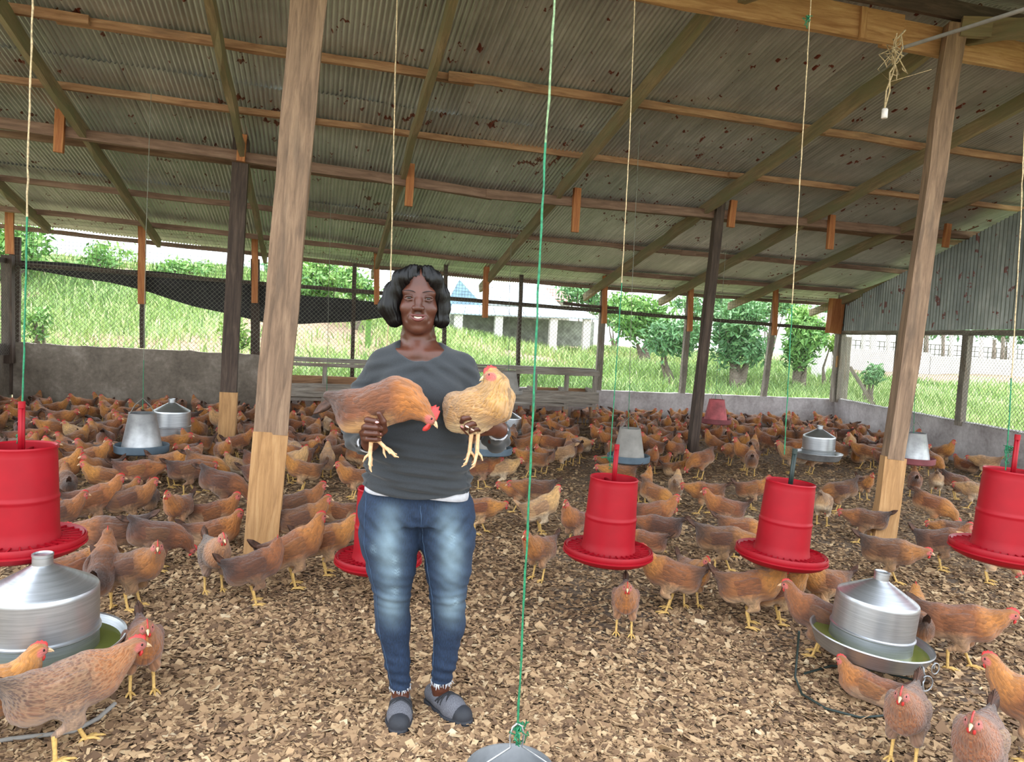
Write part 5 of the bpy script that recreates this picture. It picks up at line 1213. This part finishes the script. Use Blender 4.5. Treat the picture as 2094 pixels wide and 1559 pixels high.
V3, Q3 = tv.mesh(); islands.append((V3, Q3, np.zeros(len(V3))))
SH = dict(L=((-.090, .080), (-.080, -.150), (-.092, .02)), R=((.018, .098), (.168, -.085), (.058, .035)))
for k_, (hl_, to, an) in SH.items():
    v = Vol((min(hl_[0], to[0])-.07, min(hl_[1], to[1])-.06, -.01), (max(hl_[0], to[0])+.07, max(hl_[1], to[1])+.07, .22), .004); hl_ = np.array(hl_); to = np.array(to); f = lambda t, z: (*(hl_+(to-hl_)*t), z)
    v.chain([(*an, .145), (*an, .10), (*(hl_+(to-hl_)*.30), .05)], [.026, .031, .031], .02).chain([f(.2, .045), f(.4, .040), f(.6, .034)], [.026, .024, .018], .02)
    V4, Q4 = v.mesh(); islands.append((V4, Q4, np.zeros(len(V4))))
off = 0; VV = []; QQ = []; DD = []
for V_, Q_, d_ in islands: VV.append(V_); QQ.append(Q_+off); DD.append(d_); off += len(V_)
body = part('body', np.concatenate(VV), np.concatenate(QQ), M_skin, {'dk': np.concatenate(DD)})
# ---------------- face pieces
for s in (-1, 1):
    m = MB(); th = np.linspace(0, math.pi, 13); m.lathe([(max(.0122*math.sin(a), 1e-4), -.0122*math.cos(a)) for a in th], 20); e_ = m.xf(np.array([[1, 0, 0], [0, 0, 1], [0, -1, 0]]), H(s*.034, -.0746, .0)); eb = pmb('eye', e_, M_sclera)
    m = MB().lathe([(.0068, .0110), (.0058, .0120), (.003, .0130), (.0001, .0132)], 20).xf(np.array([[1, 0, 0], [0, 0, -1], [0, 1, 0]]), H(s*.034+.0005, -.0749, .0010)); pmb('iris', m, M_irisw, eb)
    pts = [H(s*(.034+x), -.0915+.009*abs(x/.024)**2, .0215+.0045*(1-((x-.004)/.024)**2)) for x in np.linspace(-.021, .025, 9)]
    pmb('eyebrow', MB().tube(pts, [.0008, .0016, .0019, .0019, .0018, .0016, .0013, .001, .0005], 6), M_brow)
    pts = [H(s*.034+x, -.0895+.010*abs(x/.017)**2, .001+.0042*(1-(x/.0175)**2)) for x in np.linspace(-.016, .016, 9)]
    pmb('eyelash', MB().tube(pts, [.0006]+[.0011]*7+[.0006], 5), M_brow)
xs = np.linspace(-.030, .030, 17)
def lipc(x, up): 
    t = x/.030; zc = -.0665+.0085*t*t; y = -.0965+.0125*t*t
    return (H(x, y, zc+.0072*(1-t*t)-(.0012*math.exp(-(t/.18)**2))), .0036*(1-t*t)**.6+.0006) if up else (H(x, y+.001, zc-.0092*(1-t*t)), .0048*(1-t*t)**.6+.0006)
for up, nm in ((1, 'upper_lip'), (0, 'lower_lip')):
    q = [lipc(x, up) for x in xs]; pmb(nm, MB().tube([a for a, b in q], [b for a, b in q], 10), M_lip)
V = []; xs = np.linspace(-.026, .026, 29)
for z in (.0052, -.0048*1.): V.append(np.array([H(x, -.0915+.010*(x/.027)**2-.0006*abs(math.sin(x*math.pi/.0062)), -.0660+.0068*(x/.027)**2+z*(1-.5*(x/.024)**2)) for x in xs]))
n = len(xs); V = np.concatenate(V); V = np.concatenate([V, V+[0, .004, 0]]); j = np.arange(n-1)
part('teeth', V, np.concatenate([np.stack([j, n+j, n+j+1, j+1], 1), np.stack([2*n+j, 2*n+j+1, 3*n+j+1, 3*n+j], 1)]), M_teeth)
def nail(px, py, yl, w, h, mat, tilt=0):
    c = LP(px, py, yl); m = MB().tube([c+[-w, .001, -tilt], c, c+[w, .001, tilt]], [h*.55, h, h*.5], 8); m.v = [np.array(c)+(a-np.array(c))*[1, .35, 1] for a in m.v]; pmb('fingernail', m, mat)
nail(771, 864, -.334, .0055, .0042, M_nail); nail(775, 843, -.336, .0030, .0060, M_nail) if False else None; nail(776, 888, -.320, .0045, .0038, M_nail)
nail(945, 873, -.2405, .0045, .0040, M_nail, -.003); nail(955, 873, -.281, .0060, .0034, M_nailp, -.003); nail(966, 879, -.270, .0055, .0030, M_nailp, -.003)
# ---------------- hair
hr = Vol((-.26, -.13, 1.41), (.09, .18, 1.70), .0032)
hr.ell(H(0, .022, .038), (.084, .098, .084), .02)
hr.ell(H(0, -.090, -.020), (.056, .062, .105), .012, op='sub')
hr.ell(H(0, .065, -.03), (.088, .055, .085), .03)
L_ = [(-.024, -.044, .104), (-.062, -.052, .070), (-.088, -.032, .018), (-.100, -.026, -.030), (-.082, -.028, -.074)]; R_ = [(.024, -.044, .104), (.055, -.054, .070), (.076, -.034, .018), (.080, -.024, -.030), (.076, -.030, -.070)]
hr.chain([H(*p) for p in L_], [.018, .026, .032, .038, .030], .02); hr.chain([H(*p) for p in R_], [.018, .024, .026, .027, .027], .02)
hr.chain([H(-.092, .01, .0), H(-.100, .01, -.045)], [.035, .034], .02); hr.ell(H(.088, -.022, -.072), (.024, .03, .020), .012)
hr.ell(H(-.002, -.105, .0), (.062, .075, .086), .008, op='sub'); hr.ell(H(0, -.075, .112), (.0045, .04, .02), .01, op='sub')
V, Q = hr.mesh(); N = vnormals(V, Q); q = V-np.array(H(0, .02, .0)); ph = np.arctan2(q[:, 0], -(q[:, 1])+.0); dr_ = .0016*np.sin(ph*44+q[:, 2]*30)+.0012*np.sin(ph*97+q[:, 2]*55)+.0022*np.sin(ph*17+q[:, 2]*42)
V = V+N*dr_[:, None]; hair = part('hair', V, Q, M_hair)
q = np.random.default_rng(4); m = MB()
for k in range(70):
    s = -1 if k % 2 else 1; C_ = L_ if s < 0 else R_; r0 = [.018, .026, .032, .038, .031] if s < 0 else [.018, .024, .026, .027, .028]; a = q.uniform(-1.9, 1.2); pts = []
    for (x, y, z), r_ in zip(C_, r0): pts.append(np.array(H(x, y, z))+np.array([s*r_*.87*math.cos(a), -r_*.87*math.sin(a)-.0010, .002]))
    P_ = np.array(pts); t = np.linspace(0, 4, 18); P2 = np.stack([np.interp(t, range(5), P_[:, i]) for i in range(3)], 1); P2[1:-1] = (P2[:-2]+2*P2[1:-1]+P2[2:])/4; P2 += np.stack([.003*np.sin(t*2.2+a), 0*t, 0*t], 1)
    m.tube(P2, np.linspace(.0016, .0012, 18), 5)
pmb('hair_strands', m, M_hair, hair)
# ---------------- shirt
sv = Vol((-.37, -.22, .80), (.30, .20, 1.42), .0048)
zs = [.80, .86, .93, 1.0, 1.08, 1.16, 1.24, 1.31, 1.355, 1.385, 1.405]
prof(sv, zs, [-.058]*8+[-.065, -.072, -.075], [.198, .196, .192, .186, .172, .166, .168, .162, .138, .096, .055], [.0]*8+[.01, .02, .03], [.150, .148, .142, .135, .124, .122, .118, .100, .084, .070, .05], .02)
for s in (-1, 1): sv.ell((-.062+s*.068, -.088, 1.205), (.066, .056, .062), .04)
sv.ell((-.06, -.09, .95), (.11, .055, .09), .06)
sv.chain([(-.200, .012, 1.300), (-.255, .02, 1.19), (-.280, .03, 1.06), (-.268, -.05, 1.042), tuple(rw*.72+np.array([-.258, -.10, 1.048])*.28)], [.058, .056, .052, .045, .036], .035)
sv.chain([(.082, .012, 1.302), (.128, .02, 1.19), (.212, .03, 1.08), (.219, -.04, 1.058), tuple(lw*.72+np.array([.214, -.08, 1.064])*.28)], [.058, .055, .050, .043, .035], .035)
sv.ell((-.070, -.070, 1.430), (.113, .115, .104), .006, op='sub'); sv.ell((-.07, .03, 1.45), (.10, .08, .075), .008, op='sub')
V, Q = sv.mesh()
hemz = .848+.026*((V[:, 0]+.058)/.19)**2; keep = (V[:, 2] > hemz)
V[:, 2] = np.where((V[:, 2] < hemz) & (V[:, 2] > hemz-.02), hemz, V[:, 2]); Q = Q[(V[Q][:, :, 2] >= hemz[Q]-1e-6).all(1)]
N = vnormals(V, Q); x, y, z = V.T; xc = x+.058
m1 = sstep((1.08-z)/.08)*(np.abs(xc) < .215)*sstep((z-.85)/.02); arm = (np.abs(xc) > .175)*1.
f = m1*(.0055*np.sin((z-.55*xc**2)*120+2.2*np.sin(xc*9)+fbm(x*10, z*10, .8, 2)*2.4)+.0035*np.sin(z*230+xc*32+fbm(x*9, z*9, 1, 7)*3))
f += .0035*np.exp(-((z-1.30)/.05)**2)*np.sin((z+.5*np.abs(xc))*130+xc*20)*(y < 0)*(np.abs(xc) < .2)
f += .004*np.exp(-((z-1.13)/.04)**2)*np.sin(z*140+3*np.abs(xc)*14)*(y < -.05); f += arm*(z < 1.25)*.0045*np.sin(z*150+y*70+fbm(x*12, y*12+z*8, 1, 6)*2.5)*sstep((1.27-z)/.06)
V = V+N*f[:, None]; shirt = part('shirt', V, Q, M_shirt)
# neckline binding and cuffs
pts = []
for a in np.linspace(0, 2*math.pi, 60)[:-1]:
    # march outwards on the shirt volume from the neck at each bearing
    pass
for c, dirv, r_ in ((LP(758, 908, -.228), np.array([-.258, -.10, 1.048])-rw, .0350), (LP(1019, 880, -.160), np.array([.214, -.08, 1.064])-lw, .0340)):
    d = nrm(dirv); a = nrm(np.cross(d, [0, 0, 1])); b = np.cross(d, a); t = np.linspace(0, 2*math.pi, 28)[:-1]
    c0 = rw*.80+np.array([-.258, -.10, 1.048])*.20 if c[0] < 0 else lw*.80+np.array([.214, -.08, 1.064])*.20
    m = MB()
    for off_, rr_, r2 in ((0, r_, .0022), (.004, r_-.001, .002)): m.tube([c0-d*off_+rr_*(math.cos(u)*a+math.sin(u)*b) for u in t], r2, 6, closed=True)
    m.tube([c0-d*.001, c0+d*.012], [r_, r_+.001], 26, cap=False); pmb('cuff', m, M_under, shirt, 'pale grey inner cuff')
# undershirt peeking below the hem
n = 96; t = np.linspace(0, 2*math.pi, n, endpoint=False); V = []
for z, k in ((.90, .90), (.866, .975), (.0, 1.0), (.0, .97)):
    r_ = (np.abs(np.cos(t))**2.3+np.abs(np.sin(t))**2.3)**(-1/2.3); X = -.058+.191*k*r_*np.cos(t); Y = .142*k*r_*np.sin(t); zz = z if z > .5 else (.846+.006*np.sin(t*3)-.012*np.cos(t))
    V.append(np.stack([X, Y, np.full(n, 1.)*zz], 1))
j = np.arange(n); k_ = (j+1) % n; part('undershirt', np.concatenate(V), np.concatenate([np.stack([i*n+k_, i*n+j, (i+1)*n+j, (i+1)*n+k_], 1) for i in range(3)]), M_under)
# ---------------- jeans
jv = Vol((-.30, -.19, .09), (.20, .22, .93), .0052)
prof(jv, [.74, .78, .85, .93], [-.056, -.056, -.058, -.058], [.200, .207, .190, .170], [.015, .015, .01, .0], [.130, .138, .130, .118], .02)
jv.ell((-.13, .075, .80), (.09, .08, .09), .05).ell((.02, .075, .80), (.09, .08, .09), .05)
jv.chain([(-.152, .005, .76), (-.150, -.002, .67), (-.140, -.005, .56), (-.134, -.008, .48), (-.133, .004, .41), (-.127, .018, .34), (-.106, .018, .20), (-.091, .018, .10)], [.116, .108, .086, .066, .061, .062, .044, .038], .02, (1, .95, 1))
jv.chain([(.046, .005, .76), (.062, -.002, .67), (.068, -.005, .56), (.070, -.008, .48), (.073, .004, .41), (.079, .018, .34), (.070, .02, .20), (.060, .022, .115)], [.108, .098, .082, .066, .061, .060, .043, .038], .02, (1, .95, 1))
V, Q = jv.mesh(); lo_ = np.where(V[:, 0] < -.02, .098, .118)+.004*np.sin(V[:, 0]*300); V[:, 2] = np.maximum(V[:, 2], 0); Q = Q[(V[Q][:, :, 2] >= lo_[Q]).all(1)]
N = vnormals(V, Q); x, y, z = V.T
f = .0016*np.exp(-((z-.47)/.05)**2)*np.sin(z*210+x*25+fbm(x*20, z*14, 1, 9)*3)+.0028*np.exp(-((z-.73)/.06)**2)*np.sin(z*90-np.abs(x+.05)*110)+.0022*sstep((.26-z)/.1)*np.sin(z*170+y*40+x*30)+.0011*np.sin(z*120+x*70+fbm(x*14, z*10, 1, 3)*4)
V = V+N*f[:, None]
cxl = np.interp(z, [.1, .2, .34, .47, .67, .76], [-.091, -.106, -.127, -.134, -.150, -.152]); cxr = np.interp(z, [.1, .2, .34, .47, .67, .76], [.060, .070, .079, .070, .062, .046])
fx = np.minimum(np.abs(x-cxl), np.abs(x-cxr-.012))
fade = np.exp(-(fx/.040)**2)*(y < .02)*np.clip(1.0*np.exp(-((z-.66)/.15)**2)+.75*np.exp(-((z-.43)/.06)**2), 0, 1)*sstep((.86-z)/.06)
wh = np.zeros(len(V))
for wx, wz in ((-.125, .62), (-.115, .575), (-.12, .50), (.075, .70), (.10, .46), (-.20, .66)): wh = np.maximum(wh, np.exp(-((x-wx)/.012)**2-((z-wz)/.018)**2)*(y < 0)*(.4+.6*np.sin(x*900)*np.sin(z*700)))
jeans = part('jeans', V, Q, M_denim, {'fade': np.clip(fade*.95+np.maximum(wh, 0)*.8, 0, 1.4)})
def jsurf(x, z, side=-1):
    i = np.argmin((V[:, 0]-x)**2+(V[:, 2]-z)**2+(V[:, 1] > .01)*1.); return V[i]+[0, -.0012, 0]
for sx, zr_ in ((lambda z: float(np.interp(z, [.12, .34, .47, .67, .84], [.028, .026, .012, -.028, -.046])), (.13, .82)),):
    zz = np.linspace(zr_[0], zr_[1], 44); pmb('seam', MB().tube([jsurf(sx(z), z) for z in zz], .0012, 5), M_seam, jeans, 'pale stitched seam')
zz = np.linspace(.12, .84, 44); pmb('seam', MB().tube([jsurf(float(np.interp(z, [.12, .34, .47, .67, .84], [-.122, -.176, -.186, -.236, -.238])), z) for z in zz], .0010, 5), M_seam, jeans, 'pale stitched seam')

q = np.random.default_rng(8); m = MB()
for cx_, cy_, cz_, r_ in ((-.091, .018, .100, .038), (.060, .022, .120, .038)):
    for k in range(70):
        a = q.uniform(0, 6.283); p_ = np.array([cx_+r_*math.cos(a), cy_+r_*1.05*math.sin(a), cz_]); d = np.array([q.normal(0, .004), q.normal(0, .004), -q.uniform(.003, .016)]); m.tube([p_+[0, 0, .004], p_+d*.5+q.normal(0, .001, 3), p_+d], [.0011, .0010, .0005], 4)
pmb('frayed_hem', m, M_fray, jeans)['kind'] = 'stuff'
# ---------------- shoes
for k_, (hl_, to, an) in SH.items():
    hl_ = np.array(hl_); to = np.array(to); d = nrm([*(to-hl_), 0])[:2]; pr = np.array([d[1], -d[0]]); f = lambda t, s, z: (*(hl_+(to-hl_)*t+pr*s), z)
    sh = None
    for nm, mt in (('shoe', M_knit), ('sole', M_sole)):
        v = Vol((min(hl_[0], to[0])-.07, min(hl_[1], to[1])-.07, -.02), (max(hl_[0], to[0])+.07, max(hl_[1], to[1])+.07, .11), .0034)
        if nm == 'shoe':
            v.chain([f(.12, 0, .040), f(.35, 0, .040), f(.62, .003, .034), f(.84, .004, .026)], [.031, .036, .042, .036], .02, (1, 1, 1.05))
            v.chain([f(.08, 0, .05), f(.18, 0, .055)], [.028, .03], .02); v.cap((*an, .10), (*(hl_+(to-hl_)*.32), .075), .040, .030, .006, op='sub')
            v.F = np.maximum(v.F, (.014-v.ax[2])[None, None, :])
        else:
            v.chain([f(.10, 0, .012), f(.35, 0, .012), f(.62, .004, .012), f(.86, .004, .012)], [.035, .038, .046, .039], .02, (1, 1, 1)); v.F = np.maximum(v.F, np.abs(v.ax[2]-.010)[None, None, :]-.010)
            # toe guard
            w = Vol(v.lo, v.ax and [a[-1] for a in v.ax], .0034); w.chain([f(.62, .003, .034), f(.85, .004, .027)], [.0425, .0378], .01); Xg = w.ax[0][:, None, None]-hl_[0]; Yg = w.ax[1][None, :, None]-hl_[1]; L2 = np.linalg.norm(to-hl_)
            tt = (Xg*d[0]+Yg*d[1])/L2; lat = Xg*pr[0]+Yg*pr[1]; Z_ = w.ax[2][None, None, :]
            w.F = np.maximum(w.F, ((.86-.9*Z_+3.*Z_*0)-tt-.0*lat)*L2*.7+ (Z_-.05)*.3); w.F = np.maximum(w.F, -Z_); n_ = [min(a, b) for a, b in zip(v.F.shape, w.F.shape)]; v.F[:n_[0], :n_[1], :n_[2]] = np.minimum(v.F[:n_[0], :n_[1], :n_[2]], w.F[:n_[0], :n_[1], :n_[2]])
        V_, Q_ = v.mesh()
        o = part(nm, V_, Q_, mt, parent=sh or wm)
        if nm == 'shoe': sh = o; SVt = V_
    sh['label'] = ('grey slip-on shoe with crossed black straps pointing at the camera', 'grey slip-on shoe with crossed black straps turned outwards')[k_ == 'R']
    for (t0, s0), (t1, s1) in (((.36, -1), (.66, 1)), ((.36, 1), (.66, -1)), ((.42, -1), (.50, 1)), ((.42, 1), (.50, -1))):
        pts = []
        for u in np.linspace(0, 1, 16):
            t = t0+(t1-t0)*u; s = (s0+(s1-s0)*u); ang = s*1.35; c2 = hl_+(to-hl_)*t; r_ = np.interp(t, [.35, .62, .84], [.037, .043, .037]); zc = np.interp(t, [.35, .62, .84], [.040, .034, .026])
            pts.append((*(c2+pr*(r_+.0005)*math.sin(ang)), zc+(r_+.0005)*math.cos(ang)*.98))
        m = MB().tube(pts, .0052, 8); pmb('strap', m, M_strap, sh)
# ================================================================ the two held hens
def wpt(p): return WB*[1, 1, 0]+_dx*p[0]+_dy*p[1]+np.array([0, 0, p[2]])
c = LP(780, 827, -.240)
pose = dict(bc=(0, 0, 0), pitch=19, neck=[(.076, -.002, .018), (.118, -.012, -.002), (.150, -.022, -.028)], hd=(.80, -.22, -.62), legs='held', tail=-62, comb=1.75, hup=(.55, 0, .8), fluff=1.3,
  legpts=[(-1, (-.03, -.030, -.035), (-.018, -.045, -.070), (-.020, -.050, -.108), (-.022, -.052, -.155)), (1, (-.03, .02, -.035), (-.006, -.020, -.076), (-.002, -.045, -.108), (.024, -.055, -.130))], toeax=(0, 1, 0), curl=.12)
raw = hen_parts(pose, .0045); o = hen_full('H1', 'h', raw, 'H1', M_shankp); o.location = tuple(wpt(c)); o.rotation_euler = (0, 0, WRZ-math.radians(4)); o.scale = (1.03,)*3
tag(o, 'chestnut hen with big red comb held head down in the woman’s right hand', 'hen'); o['group'] = 'hens held by the woman'
c = LP(982, 832, -.225)
pose = dict(bc=(0, 0, 0), pitch=20, neck=[(.062, -.004, .040), (.070, -.010, .082), (.064, -.020, .112)], hd=(-.535, -.84, -.30), legs='held', tail=-20, comb=.85, fluff=2.,
  legpts=[(-1, (-.01, -.02, -.03), (-.010, -.028, -.062), (-.012, -.024, -.088), (-.020, -.020, -.150)), (1, (-.01, .02, -.03), (.004, .000, -.062), (.004, -.010, -.088), (.004, -.010, -.152))], toeax=(.643, -.766, 0), curl=.25)
raw = hen_parts(pose, .0045); o = hen_full('H2', 'y', raw, 'H2', M_shankp); o.location = tuple(wpt(c)); o.rotation_euler = (0, 0, WRZ+math.radians(-42)); o.scale = (1.02,)*3
tag(o, 'golden barred hen held upright in the woman’s left hand', 'hen'); o['group'] = 'hens held by the woman'
